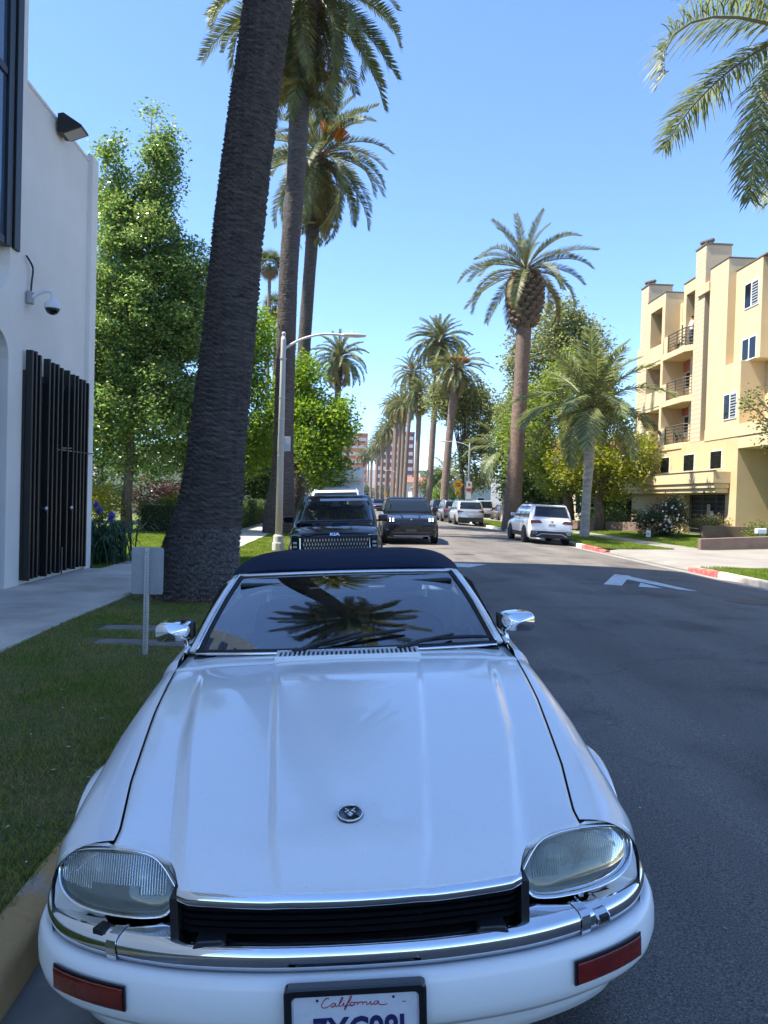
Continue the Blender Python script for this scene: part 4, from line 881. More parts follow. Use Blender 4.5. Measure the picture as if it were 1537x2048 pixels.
# ================================================================ apartment building on the right
CREAM = mat('cream_stucco', (.56, .44, .255), .9, col2=(.62, .49, .295), scale=.8, detail=6, bump=.25, bscale=60, bdist=.006)
CREAM2 = mat('yellow_stucco', (.53, .40, .215), .9, col2=(.58, .445, .25), scale=.8, detail=6, bump=.25, bscale=60, bdist=.006)
def brick_mat(name, c1, c2, mortar, sc=3.3):
    m = bpy.data.materials.new(name); m.use_nodes = True; nt = m.node_tree; b = nt.nodes['Principled BSDF']; L = nt.links.new
    tc = nt.nodes.new('ShaderNodeTexCoord'); mp = nt.nodes.new('ShaderNodeMapping'); mp.inputs['Rotation'].default_value = (R_(90), 0, 0); L(tc.outputs['Object'], mp.inputs[0])
    br = nt.nodes.new('ShaderNodeTexBrick'); br.inputs['Scale'].default_value = sc; br.inputs['Color1'].default_value = (*c1, 1); br.inputs['Color2'].default_value = (*c2, 1); br.inputs['Mortar'].default_value = (*mortar, 1); br.inputs['Mortar Size'].default_value = .02
    L(mp.outputs[0], br.inputs['Vector']); L(br.outputs['Color'], b.inputs['Base Color']); b.inputs['Roughness'].default_value = .9
    bp = nt.nodes.new('ShaderNodeBump'); bp.inputs['Strength'].default_value = .6; bp.inputs['Distance'].default_value = .012; bp.invert = True; L(br.outputs['Fac'], bp.inputs['Height']); L(bp.outputs[0], b.inputs['Normal']); return m
BRICKC = brick_mat('cream_brick', (.57, .46, .31), (.53, .43, .285), (.49, .40, .265), 2.0)
CAPM = mat('roof_cap_metal', (.14, .12, .10), .6)
WFRAME = mat('white_window_frame', (.75, .75, .74), .4)
RAILM = mat('grey_rail_metal', (.10, .095, .09), .5)
BLIND = mat('white_blind', (.36, .38, .40), .6)
def apartments():
    T = thing('apartment_building', 'cream four storey apartment building with balconies and brick chimneys across the street', 'building', (18, 36, 0))
    ox, oy = 18, 36
    def B(name, m, x0, x1, y0, y1, z0, z1, bev=.015, par=None): return bx(name, m, par or T, x0-ox, x1-ox, y0-oy, y1-oy, z0, z1, bev)
    B('wall', CREAM, 20.0, 33, 30, 48.4, 5.1, 13.0)                                     # main body
    B('wall', CREAM2, 20.0, 33, 30, 48.4, -.3, 5.1)
    def cap(x0, x1, y0, y1, z): B('roof_edge', CAPM, x0-.03, x1, y0-.03, y1+.03, z, z+.07, .01)
    # near bays
    B('bay', CREAM, 18.0, 20.0, 34.75, 36.55, 5.12, 13.85); cap(18, 20, 34.75, 36.55, 13.85)
    B('bay', CREAM, 18.4, 20.0, 32.45, 34.75, 8.60, 13.2); cap(18.4, 20, 30, 34.7, 13.2)
    B('bay', CREAM, 18.0, 20.0, 33.30, 34.75, 5.12, 8.62)
    B('bay', CREAM, 19.3, 20.0, 30.0, 32.45, 5.12, 13.2)
    B('bay', CREAM, 19.2, 19.298, 30.05, 33.30, 5.13, 8.60)
    B('string_course', CREAM, 17.97, 20.0, 30.0, 36.55, 5.06, 5.62, .01)
    B('fascia_beam', CREAM, 17.98, 20.0, 29.0, 33.30, 4.48, 5.04, .01); B('fascia_flashing', CAPM, 17.95, 18.2, 29.0, 33.3, 5.04, 5.058, 0)
    B('pier', CREAM2, 18.0, 20.2, 33.30, 34.30, -.3, 5.06)
    B('pier', CREAM2, 19.4, 21, 29.0, 31.4, -.3, 4.48)
    # sliding windows
    def window(x, y0, y1, z0, z1, blinds=0, frame=WFRAME, pane=DKGLASS, mull=True):
        W = B('window', frame, x-.035, x+.05, y0, y1, z0, z1, .008)
        n = 2 if mull else 1; d = (y1-y0)/n
        for k in range(n):
            B('pane', pane, x-.042, x-.036, y0+d*k+.05, y0+d*(k+1)-.05, z0+.06, z1-.06, 0, W)
            if blinds & (1 << k):
                for j in range(9):
                    zz = lerp(z0+.1, z1-.1, j/8)*1.0; B('blind_slat', BLIND, x-.050, x-.044, y0+d*k+.06, y0+d*(k+1)-.06, zz-.028, zz+.028, 0, W)
        return W
    window(18.4, 32.68, 33.88, 11.1, 12.32, 1); window(18.4, 32.72, 33.95, 8.64, 9.72); window(18.0, 33.52, 34.72, 5.93, 7.2, 1)
    for y0, y1 in ((34.7, 35.85), (37.55, 38.8), (40.55, 41.75), (43.4, 44.75)):
        W = B('window', WFRAME, 17.97, 18.05, y0, y1, 3.58, 4.52, .008); B('pane', DKGLASS, 17.955, 17.969, y0+.05, y1-.05, 3.63, 4.48, 0, W)
    # first floor wall, podium parapet
    B('wall', CREAM2, 18.0, 20.0, 34.3, 46.0, 2.35, 5.12, 0)
    B('podium_parapet', CREAM, 17.15, 18.0, 33.86, 46.2, 2.86, 3.44, .02); B('podium_cap', CAPM, 17.12, 17.30, 33.83, 46.2, 3.44, 3.475, .005)
    B('podium_ledge', CREAM, 17.23, 18.0, 33.92, 46.2, 2.62, 2.859, .02); B('podium_ledge', CREAM, 17.32, 18.0, 34.0, 46.2, 2.40, 2.619, .02)
    for y in (34.9, 44.3): MB().lathe([(.05, -.1), (.06, .02), (.03, .05)], 10, Matrix.Translation((-.75, y-oy, 2.42))).build('soffit_lamp', BLACKM, T)
    # garage opening with barred gate
    B('wall', CREAM2, 18.0, 20.0, 38.6, 46.0, -.3, 2.35, 0)
    Gt = B('garage_gate', mat('garage_dark', (.012, .012, .014), .6), 18.4, 18.45, 34.3, 38.6, .1, 2.34, 0)
    for k in range(9): B('gate_bar', RAILM, 18.3, 18.34, 34.3, 38.6, .3+k*.24, .33+k*.24, 0, Gt)
    for y in (34.34, 35.7, 37.1, 38.5): B('gate_post', RAILM, 18.28, 18.33, y, y+.05, .2, 2.34, 0, Gt)
    B('gate_notice', mat('notice_board', (.5, .36, .30), .6), 18.22, 18.25, 36.2, 36.5, 1.2, 1.85, 0, Gt); B('gate_notice', WFRAME, 18.22, 18.25, 35.9, 36.15, 1.1, 1.5, 0, Gt)
    # brick chimneys running down as piers
    for y0, y1, xb, zt in ((37.1, 38.2, 19.36, 15.32), (44.4, 45.52, 19.5, 15.36)):
        ch = B('chimney', BRICKC, 18.0, xb, y0, y1, 5.1, zt, .01)
        B('chimney_cap', CAPM, 17.96, xb+.04, y0-.04, y1+.04, zt, zt+.09, .01, ch)
        for k in range(3): MB().lathe([(.11, 0), (.11, .25), (.16, .27), (.16, .36), (.09, .40), (.02, .42)], 10, Matrix.Translation((18.25-ox+.12*k, y1-.2-.22*k-oy, zt+.09))).build('flue', CAPM, ch)
    B('box_ledge', CREAM, 17.9, 19, 36.5, 37.75, 12.75, 13.25, .02)
    # far bays
    B('wall', CREAM, 19.3, 20.0, 38.2, 44.4, 5.1, 13.6)
    B('bay', CREAM, 18.25, 20, 38.2, 38.45, 11, 14.1); B('bay', CREAM, 18.25, 20, 39.75, 40.05, 10.6, 14.1); B('bay', CREAM, 18.25, 20, 38.45, 39.75, 13.45, 14.1); cap(18.25, 20, 38.2, 40.05, 14.1)
    B('bay', CREAM, 18.9, 20, 38.45, 39.75, 11.9, 12.3)
    window(18.95, 38.5, 39.6, 12.3, 13.4); window(18.95, 38.5, 39.2, 10.7, 11.9, mull=False)
    B('bay', CREAM, 18.0, 20, 41.9, 42.3, 10.4, 14.2); B('bay', CREAM, 18.0, 20, 43.95, 44.4, 10.4, 14.2); B('bay', CREAM, 18.0, 20, 42.3, 43.95, 13.45, 14.2); cap(18, 20, 41.9, 44.4, 14.2)
    B('bay', CREAM, 18.75, 20, 42.3, 43.95, 11.85, 12.1); window(18.8, 42.5, 43.7, 12.1, 13.35); window(18.8, 42.45, 43.4, 10.7, 11.85)
    B('bay', CREAM, 18.9, 20, 40.05, 41.9, 10.4, 13.55); window(18.9, 40.25, 41.6, 11.0, 12.3)
    for k in range(4): B('batten', CREAM, 18.87, 18.9, 40.2+.45*k, 40.25+.45*k, 12.5, 13.4, 0)
    # far left bays: solid balcony fronts and dark recesses
    for z in (7.62, 10.35): B('balcony_front', CREAM, 18.02, 18.2, 42.3, 44.4, z, z+.95, .02); 
    B('wall', CREAM, 18.0, 20, 42.0, 42.3, 5.1, 10.4)
    for z in (5.2, 7.7): B('balcony_door', DKGLASS, 19.2, 19.3, 42.9, 43.7, z+.05, z+2.0, 0)
    B('balcony_ceiling', CREAM, 18.05, 19.4, 42.3, 44.4, 7.45, 7.62, 0); B('balcony_ceiling', CREAM, 18.05, 19.4, 42.3, 44.4, 10.15, 10.35, 0)
    LB = B('balcony', CREAM, 17.6, 18.6, 42.6, 45.4, 4.98, 6.15, .02)
    for k in range(6): B('rail_bar', RAILM, 17.65, 17.69, 45.4, 48.4, 5.1+.19*k, 5.13+.19*k, 0, LB)
    for y in (45.45, 46.4, 47.4, 48.35): B('rail_post', RAILM, 17.64, 17.70, y, y+.05, 4.95, 6.12, 0, LB)
    B('balcony_slab', CREAM, 17.5, 20, 45.4, 48.6, 4.75, 4.98, .02, LB)
    B('bay', CREAM, 19.0, 20.1, 45.52, 48.4, 5.0, 12.2)
    # stacked angled balconies with railings
    RED_ = mat('terracotta_siding', (.42, .12, .06), .8)
    for lv, zf in enumerate((5.22, 7.78, 10.52)):
        y_far = 42.0
        pl = [(17.95-ox, y_far-.01-oy), (17.95-ox, 39.2-oy), (18.55-ox, 38.2-oy), (19.4-ox, 38.2-oy), (19.4-ox, y_far-oy)]
        S_ = MB().prism(pl, zf-.34, zf, 'z').build('balcony', CREAM, T, bevel=.02)
        B('balcony_front', CREAM, 18.0, 18.14, 41.45, y_far, zf, zf+1.0, .02, S_)
        f = [(18.04, 41.45), (18.04, 39.22), (18.58, 38.22)]
        for k in range(6):
            z = zf+.12+.18*k
            MB().tube([(x-ox, y-oy, z) for x, y in f], .022 if k < 5 else .032, 6).build('rail_bar', RAILM, S_)
        for x, y in ((18.04, 41.4), (18.04, 40.3), (18.04, 39.22), (18.58, 38.24)): B('rail_post', RAILM, x-.025, x+.025, y-.025, y+.025, zf, zf+1.05, 0, S_)
        if lv < 2:
            W = window(19.3, 40.2, 41.7, zf+.75, zf+1.75)
            sd = B('siding', RED_, 19.22, 19.29, 40.1, 41.85, zf+1.78, zf+2.5, 0, W)
            for k in range(4): B('siding_board', RED_, 19.19, 19.22, 40.1, 41.85, zf+1.80+.175*k, zf+1.955+.175*k, .004, W)
            dr_ = B('balcony_door', WFRAME, 19.24, 19.29, 38.6, 39.4, zf, zf+2.05, 0, S_); B('door_glass', DKGLASS, 19.225, 19.239, 38.68, 39.32, zf+.1, zf+1.98, 0, dr_) if False else MB().box(19.225-ox, 19.239-ox, 38.68-oy, 39.32-oy, zf+.1, zf+1.98).build('door_glass', DKGLASS, S_)
            B('wall', CREAM, 18.6, 19.3, 39.55, 39.75, zf, zf+2.2, 0)
    # balcony clutter kept as pots on the slabs
    return T
APART = apartments()
POTM = mat('terracotta_pot', (.22, .09, .05), .8)
def potted(loc, label, h=.5, seed=1):
    T = thing('potted_plant', label, 'plant', loc); MB().lathe([(.08, 0), (.12, .22), (.13, .24), (.10, .24)], 10).build('pot', POTM, T)
    r = np.random.default_rng(seed); b = MB()
    for k in range(26):
        a, e, l = r.uniform(0, 6.28), r.uniform(.4, 1.4), h*r.uniform(.5, 1); d = Vector((math.cos(a)*math.cos(e), math.sin(a)*math.cos(e), math.sin(e))); s_ = d.cross(Vector((0, 0, 1))).normalized()*.04
        b.add([(0, 0, .22), d*l*.6+s_+Vector((0, 0, .22)), d*l+Vector((0, 0, .22)), d*l*.6-s_+Vector((0, 0, .22))], [(0, 1, 2, 3)])
    b.build('leaves', mat('pot_leaf', (.05, .09, .03), .6), T); return T
potted((18.35, 40.9, 10.53), 'potted plant at far end of the top balcony', .5, 1); potted((18.6, 38.9, 10.53), 'potted plant by the corner post of the top balcony', .6, 2)
potted((18.35, 40.6, 5.23), 'potted plant at far end of the lowest railed balcony', .6, 3); potted((18.35, 39.9, 5.23), 'potted plant in the middle of the lowest railed balcony', .5, 4); potted((18.6, 38.8, 7.79), 'potted plant by the corner post of the middle balcony', .6, 5)

# ---- low brown walls in front of the apartments
BROWN = mat('brown_stucco', (.17, .11, .085), .9, col2=(.22, .15, .115), scale=2, bump=.3, bscale=40)
def low_wall(pts, z0, z1, th, label):
    T = thing('garden_wall', label, 'wall', (pts[0][0], pts[0][1], 0)); o_ = Vector((pts[0][0], pts[0][1], 0)); b = MB()
    for i in range(len(pts)-1):
        a, c = Vector((*pts[i], 0)), Vector((*pts[i+1], 0)); d = (c-a).normalized(); n = Vector((-d.y, d.x, 0))*th
        vs = [a, c, c+n, a+n]; za, zb, ta, tb = z0[i], z0[i+1], z1[i], z1[i+1]
        b.add([v-o_+Vector((0, 0, z)) for v, z in zip(vs, (za, zb, zb, za))]+[v-o_+Vector((0, 0, z)) for v, z in zip(vs, (ta, tb, tb, ta))], [(3, 2, 1, 0), (4, 5, 6, 7), (0, 1, 5, 4), (1, 2, 6, 5), (2, 3, 7, 6), (3, 0, 4, 7)])
    b.build('wall_body', BROWN, T, bevel=.015); return T
low_wall([(13.0, 26.42), (24, 26.42)], [-.1, -.1], [.50, 1.15], .24, 'low brown stucco wall with sloping top along the driveway')
low_wall([(16.4, 33.2), (17.6, 33.2), (20.5, 33.2)], [0, 0, 0], [.83, .83, .86], .24, 'brown stucco planter wall right of the rose bush')
low_wall([(13.7, 44.5), (16.6, 37.6)], [0, 0], [.66, .78], .24, 'brown stucco planter wall running behind the rose bush')

# ================================================================ distant buildings
HAZEB = brick_mat('far_brick', (.25, .085, .06), (.21, .07, .05), (.2, .12, .1), 1.5)
def tower_block(name, label, x0, x1, y, dep, z, floors, wallm, bandm, bay):
    T = thing(name, label, 'building', ((x0+x1)/2, y, 0)); w = (x1-x0)/2
    bx('wall', wallm, T, -w, w, 0, dep, 0, z)
    bx('parapet', wallm, T, -w-.2, w+.2, -.2, dep+.2, z, z+.8)
    fh = z/floors
    for f in range(1, floors):
        zz = f*fh
        n = max(2, int((x1-x0)/bay)); d = (2*w-1)/n
        for k in range(n): 
            W = bx('window', bandm, T, -w+.5+k*d+.3, -w+.5+(k+1)*d-.3, -.12, -.03, zz+.5, zz+fh*.55)
    return T
tower_block('brick_office_tower', 'tall red brick office block with pale window bands at the end of the street', 14, 36, 430, 30, 41, 9, mat('far_red_brick', (.22, .085, .065), .9), mat('pale_band', (.55, .52, .5), .7), 6)
tower_block('sunlit_office_wing', 'orange sunlit office block with pale window bands behind the palms', -9, 9, 470, 30, 43, 9, mat('far_brick_sunlit', (.52, .20, .09), .9), mat('pale_band2', (.5, .47, .45), .7), 6)  # lit wing of the brick block; sunlight put into the orange wall colour
tower_block('glass_office_block', 'small blue grey office block far down the street', 43, 52, 520, 20, 22, 6, mat('far_grey_blue', (.14, .18, .22), .6), mat('far_blue_glass', (.10, .15, .2), .2), 4)
ROOFT = mat('red_roof_tile', (.36, .12, .065), .85, col2=(.28, .09, .05), scale=6, bump=.4, bscale=20)
def house(label, x, y, w, d, h, rh, wallm, roofm, nwin=3, gable=False):
    T = thing('house', label, 'house', (x, y, 0)); W = MB().box(-w/2, w/2, 0, d, 0, h).build('wall', wallm, T)
    e = .4
    if gable: MB().add([(-w/2-e, -e, h), (w/2+e, -e, h), (w/2+e, d+e, h), (-w/2-e, d+e, h), (0, -e, h+rh), (0, d+e, h+rh)], [(0, 1, 4), (2, 3, 5), (0, 4, 5, 3), (1, 2, 5, 4), (3, 2, 1, 0)]).build('roof', roofm, T)
    else: MB().add([(-w/2-e, -e, h), (w/2+e, -e, h), (w/2+e, d+e, h), (-w/2-e, d+e, h), (-w/4, d/2, h+rh), (w/4, d/2, h+rh)], [(0, 1, 5, 4), (1, 2, 5), (2, 3, 4, 5), (3, 0, 4), (3, 2, 1, 0)]).build('roof', roofm, T)
    for k in range(nwin):
        for zz in ([.9, 3.7] if h > 5 else [.9]):
            xc = -w/2+w*(k+.5)/nwin; f = bx('window', WFRAME, T, xc-.6, xc+.6, -.05, -.005, zz, zz+1.4); bx('pane', DKGLASS, f, xc-.5, xc+.5, -.07, -.052, zz+.1, zz+1.3)
            yc = d*(k+.5)/nwin; f = bx('window', WFRAME, T, -w/2-.05, -w/2-.005, yc-.6, yc+.6, zz, zz+1.4); bx('pane', DKGLASS, f, -w/2-.07, -w/2-.052, yc-.5, yc+.5, zz+.1, zz+1.3)
    return T
PALEW = mat('far_cream_wall', (.62, .55, .45), .9); GREYW = mat('far_grey_wall', (.42, .43, .45), .9); GREYR = mat('grey_shingle', (.33, .32, .31), .9)
house('cream two storey house with red tiled roof behind the palm row', 18.5, 205, 12, 12, 6.6, 1.6, PALEW, ROOFT)
house('pale cream house with red gable roof farther up the right side', 17.5, 165, 8, 10, 4.2, 1.8, mat('far_white_wall', (.72, .68, .62), .9), ROOFT, 2, True)
house('tan flat block house above the red roofs', 30, 260, 12, 14, 12.0, .2, mat('far_tan_wall', (.60, .48, .30), .9), GREYR)
house('grey house with shingled hip roof behind the speed hump sign', 18.5, 112, 6, 8, 4.0, 2.0, GREYW, GREYR, 2)
house('cream house with barred windows behind the white parked car', 21.5, 52, 9, 14, 3.4, 1.8, mat('cream_house_wall', (.55, .47, .36), .9), ROOFT, 4)
house('beige house with red tiled roof beside the apartment building', 25, 70, 14, 10, 6.2, 2.2, PALEW, ROOFT, 3)
house('cream house behind the left hedge', -13, 52, 9, 10, 3.6, 1.8, PALEW, GREYR, 3)
# hills
hl = MB(); hr = np.random.default_rng(3); nx = 120
prof = [(.30+.7*abs(math.sin(i*.13+.5)))*160 + hr.uniform(0, 22) + 60 for i in range(nx)]
hv, hf = [], []
for j, (yy, s) in enumerate(((4200, 0), (4500, .45), (4900, .8), (5400, 1.0), (6200, .2))):
    for i in range(nx): hv.append((-3500+60*i, yy, prof[i]*s*(1 if j != 2 else .9) - (2 if s == 0 else 0)))
for j in range(4):
    for i in range(nx-1): hf.append((j*nx+i, j*nx+i+1, (j+1)*nx+i+1, (j+1)*nx+i))
hl.add(hv, hf); structure(hl.build('hills', mat('hill_scrub', (.09, .085, .05), .95, col2=(.16, .14, .09), scale=.01, detail=8), smooth=True))
# ================================================================ vegetation
def leafmat(name, c, isl=.35, rough=.5, trans=.35): return mat(name, c, rough, trans=trans, island=isl, spec=.4)
PALM_G = leafmat('palm_leaf', (.115, .135, .045), .4, .45, .3); PALM_Y = leafmat('palm_leaf_old', (.22, .18, .055), .3, .6, .2); PALM_D = leafmat('palm_leaf_dry', (.20, .125, .065), .3, .8, .1)
QUEEN_G = leafmat('queen_palm_leaf', (.17, .20, .080), .5, .5, .35)
RACHIS = mat('palm_rachis', (.16, .14, .05), .5); DEADR = mat('dry_rachis', (.22, .14, .08), .8); FRUIT = mat('orange_fruit_stalk', (.62, .22, .03), .6)
def bark_mat(name, c1, c2, sc=3, st=(1, 1, 6), bump=.6):
    return mat(name, c1, .9, col2=c2, scale=sc, detail=9, stretch=st, bump=bump, bscale=sc*3, bdist=.03)
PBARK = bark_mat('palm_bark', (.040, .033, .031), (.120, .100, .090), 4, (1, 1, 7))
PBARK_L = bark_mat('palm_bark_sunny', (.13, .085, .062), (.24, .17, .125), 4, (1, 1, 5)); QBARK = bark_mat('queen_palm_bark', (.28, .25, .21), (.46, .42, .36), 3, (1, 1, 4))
BARK = bark_mat('tree_bark', (.07, .055, .04), (.15, .12, .09), 5, (2, 2, .6))
def frond_mesh(name, L, droop, nleaf, llen, lw, m, rm, vee=.5, fwd=.9, hang=0.0, seed=0, start=.14, jit=.15, leafseg=1, taper=.35):
    """feather leaf: rachis leaves the origin along +X, bends down; leaflets both sides"""
    r = np.random.default_rng(seed); n = 14; pts = [Vector((0, 0, 0))]; a = 0.0
    for k in range(1, n+1):
        a = droop*(k/n)**1.4; pts.append(pts[-1] + Vector((math.cos(a), 0, -math.sin(a)))*(L/n))
    def P(t):
        i = min(int(t*n), n-1); f = t*n-i; p = pts[i].lerp(pts[i+1], f); d = (pts[i+1]-pts[i]).normalized(); return p, d
    V = []; Fq = []
    for k in range(nleaf):
        t = start + (1-start)*(k+r.uniform(0, .6))/nleaf; p, d = P(min(t, .999)); up = Vector((d.z*-1, 0, d.x)) if True else None
        up = Vector((-d.z, 0, d.x)); side0 = Vector((0, 1, 0)); ln = llen*(min(1, .45+2.2*(t-start))*(1-max(0, (t-.55)/.45)**1.6*(1-taper)))*r.uniform(1-jit, 1+jit)
        for s in (-1, 1):
            dirv = (d*fwd + side0*s*(1-.3*t) + up*vee*r.uniform(.5, 1.3) + Vector((r.uniform(-1, 1), r.uniform(-1, 1), r.uniform(-1, 1)))*jit*.6).normalized()
            w = (d - dirv*d.dot(dirv)).normalized()*lw*.5*r.uniform(.8, 1.2); q = p; b = len(V)
            segs = leafseg+1; V.extend([q-w*.5, q+w*.5])
            for j in range(1, segs+1):
                dv = (dirv + Vector((0, 0, -hang*(j/segs)**1.3))).normalized(); q = q + dv*(ln/segs); ww = w*(1.0 if j < segs else .12); V.extend([q-ww, q+ww])
                Fq.append((b+2*j-2, b+2*j-1, b+2*j+1, b+2*j))
    nq = len(Fq); mi = [0]*nq
    rb = MB(); rb.tube([pts[i] for i in range(0, n+1, 2)], [max(.006, L*.011*(1-i/n*.8)) for i in range(0, n+1, 2)], 4)
    b = len(V); V.extend(rb.v)
    Fall = Fq + [tuple(b+i for i in f) for f in rb.f]; mi += [1]*len(rb.f)
    me = bpy.data.meshes.new(name); me.from_pydata([tuple(v) for v in V], [], Fall); me.materials.append(m); me.materials.append(rm); me.polygons.foreach_set('material_index', mi); me.update(); return me
def trunk_mesh(name, path, rad, nring, nseg, m, ring_h=.05, amp=.015, wav=.6, seed=0):
    r = np.random.default_rng(seed); P = np.array(path, float); R = np.array(rad, float); t = np.linspace(0, 1, len(P)); tt = np.linspace(0, 1, nring)
    C_ = np.stack([np.interp(tt, t, P[:, i]) for i in range(3)], 1)
    # smooth the centre line
    k = max(3, nring//12) | 1; pad = np.pad(C_, ((k//2, k//2), (0, 0)), mode='edge'); Cs = np.stack([np.convolve(pad[:, i], np.ones(k)/k, 'valid') for i in range(3)], 1); Cs[:, 2] = C_[:, 2]
    rr = np.interp(tt, t, R); th = np.linspace(0, 2*np.pi, nseg, endpoint=False); Z = Cs[:, 2][:, None]; TH = th[None, :]
    ph = Z/ring_h + wav*np.sin(3*TH+Z*1.3+seed) + wav*.7*np.sin(7*TH-Z*2.1) + .35*np.sin(17*TH+Z*5)
    saw = (ph % 1.0); prof = np.where(saw < .75, saw/.75, (1-saw)/.25)
    lump = np.sin(13*TH+2.4*np.floor(ph)*2.39)*.35 + r.normal(0, .25, (nring, nseg))
    RR = rr[:, None] + amp*(prof-.5) + amp*.5*lump*prof
    V = np.stack([Cs[:, 0][:, None]+RR*np.cos(TH), Cs[:, 1][:, None]+RR*np.sin(TH), np.broadcast_to(Z, RR.shape)], 2).reshape(-1, 3)
    i = np.arange(nseg); F = np.concatenate([np.stack([j*nseg+i, j*nseg+(i+1) % nseg, (j+1)*nseg+(i+1) % nseg, (j+1)*nseg+i], 1) for j in range(nring-1)])
    return np_mesh(name, V, F, m, True)
FR = {}
def date_fronds(q):
    """shared frond meshes, q = quality key"""
    if q in FR: return FR[q]
    nl, lw, ls = {'near': (70, .045, 1), 'mid': (46, .075, 1), 'far': (30, .13, 1)}[q]
    L = []
    for i, (dr, m) in enumerate(((.75, PALM_G), (1.15, PALM_G), (1.5, PALM_G), (1.9, PALM_Y), (1.35, PALM_G))):
        L.append(frond_mesh('frond', 4.3, dr, nl, .52, lw, m, RACHIS, .42, .85, .0, 10+i, leafseg=ls, taper=.5))
    L.append(frond_mesh('frond', 3.6, .9, nl//2, .42, lw*.9, PALM_D, DEADR, .1, 1.3, .3, 20, leafseg=ls))
    FR[q] = L; return L
def crown(T, top, q, n, dead, scale=1.0, seed=0, fruit=0, tilt=(0, 0), lo=-45, hi=82, name='frond', only=None):
    r = np.random.default_rng(seed); M = date_fronds(q)
    for k in range(n):
        f = (k+.5)/n; el = lerp(hi, lo, f**.85)+r.uniform(-6, 6); az = k*2.39996+r.uniform(-.2, .2)
        me = M[[0, 1, 4, 2, 3][min(4, int(f*5))]] if r.uniform() > .2 else M[int(r.integers(0, 3))]
        s = scale*r.uniform(.88, 1.08)*(.72+.28*min(1, f*2.5))
        mw = Matrix.Translation(Vector(top)+Vector((0, 0, .35*scale*(1-f)))) @ Matrix.Rotation(az, 4, 'Z') @ Matrix.Rotation(-R_(el), 4, 'Y') @ Matrix.Rotation(r.uniform(-.35, .35), 4, 'X') @ Matrix.Scale(s, 4)
        link(name, me, T, mw=mw)
    for k in range(dead):
        az = r.uniform(0, 6.28); mw = Matrix.Translation(Vector(top)-Vector((0, 0, .3*scale))) @ Matrix.Rotation(az, 4, 'Z') @ Matrix.Rotation(R_(r.uniform(50, 78)), 4, 'Y') @ Matrix.Scale(scale*r.uniform(.6, .95), 4)
        o = link('dry_frond', M[5], T, mw=mw)
    for k in range(fruit):
        az = r.uniform(0, 6.28); b = MB(); a0 = Vector(top)+Vector((math.cos(az)*.25, math.sin(az)*.25, .1))
        for j in range(16):
            d = Vector((math.cos(az)+r.uniform(-.55, .55), math.sin(az)+r.uniform(-.55, .55), .9+r.uniform(-.5, .5))).normalized()
            m_ = a0+Vector((math.cos(az), math.sin(az), .9))*.7*scale; b.tube([a0, m_, m_+d*.75*scale], [.03, .025, .03], 4)
        b.build('fruit_stalk', FRUIT, T)
def skirt(T, top, rad, h, m, n=90, seed=0):
    """cut leaf bases below the crown"""
    r = np.random.default_rng(seed); b = MB()
    for k in range(n):
        f = k/n; a = k*2.39996; z = top[2]-h*f+r.uniform(-.05, .05); R = rad*interp(f, [(0, .75), (.25, 1.12), (.6, 1.15), (.9, .9), (1, .75)]); d = Vector((math.cos(a), math.sin(a), 0)); s = Vector((-d.y, d.x, 0))
        p = Vector((top[0], top[1], z))+d*(R*.8); q = p+d*R*.42+Vector((0, 0, .16*R+.02)); w = s*(R*.24)
        b.add([p-w+Vector((0, 0, -R*.2)), p+w+Vector((0, 0, -R*.2)), p+w+Vector((0, 0, R*.15)), p-w+Vector((0, 0, R*.15)), q-w*.8-Vector((0, 0, .05)), q+w*.8-Vector((0, 0, .05)), q+w*.8+Vector((0, 0, .05)), q-w*.8+Vector((0, 0, .05))], [(0, 1, 5, 4), (1, 2, 6, 5), (2, 3, 7, 6), (3, 0, 4, 7), (4, 5, 6, 7)])
    o = b.build('leaf_bases', m, T); o['kind'] = 'stuff'
def date_palm(label, path, rad, q, nf=60, dead=6, scale=1.0, seed=0, fruit=0, bark=None, rings=None, seg=16, ring_h=.12, amp=.02, sk=0, hi=82, lo=-45, group='date palms along the street'):
    base = Vector(path[0]); T = thing('date_palm', label, 'palm tree', base, group=group); P = [Vector(p)-base for p in path]
    link('trunk', trunk_mesh('trunk', P, rad, rings or 160, seg, bark or PBARK, ring_h, amp, seed=seed), T)
    top = P[-1]
    if sk: skirt(T, top+Vector((0, 0, .2)), rad[-1]*1.35, sk, mat('leaf_base', (.10, .07, .05), .9, col2=(.20, .16, .12), scale=9), 150, seed)
    crown(T, top+Vector((0, 0, .15)), q, nf, dead, scale, seed, fruit, hi=hi, lo=lo); return T
Z0 = .05
# nearest palm beside the car; its crown is seen in the windscreen
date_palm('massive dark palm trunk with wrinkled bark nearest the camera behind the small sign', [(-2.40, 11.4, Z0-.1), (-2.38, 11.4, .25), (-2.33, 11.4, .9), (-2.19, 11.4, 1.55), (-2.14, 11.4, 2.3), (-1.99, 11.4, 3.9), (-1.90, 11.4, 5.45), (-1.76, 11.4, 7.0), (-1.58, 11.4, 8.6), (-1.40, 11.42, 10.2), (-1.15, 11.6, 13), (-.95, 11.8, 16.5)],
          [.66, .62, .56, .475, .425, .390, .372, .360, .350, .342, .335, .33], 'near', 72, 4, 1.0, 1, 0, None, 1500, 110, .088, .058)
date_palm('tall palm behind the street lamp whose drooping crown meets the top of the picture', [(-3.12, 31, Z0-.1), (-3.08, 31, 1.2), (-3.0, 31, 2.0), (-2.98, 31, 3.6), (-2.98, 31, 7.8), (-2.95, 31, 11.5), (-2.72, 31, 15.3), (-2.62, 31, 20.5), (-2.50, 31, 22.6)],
          [.68, .62, .52, .42, .40, .39, .39, .44, .50], 'near', 96, 22, 1.25, 2, 0, None, 900, 40, .085, .035, sk=1.2, lo=-72)
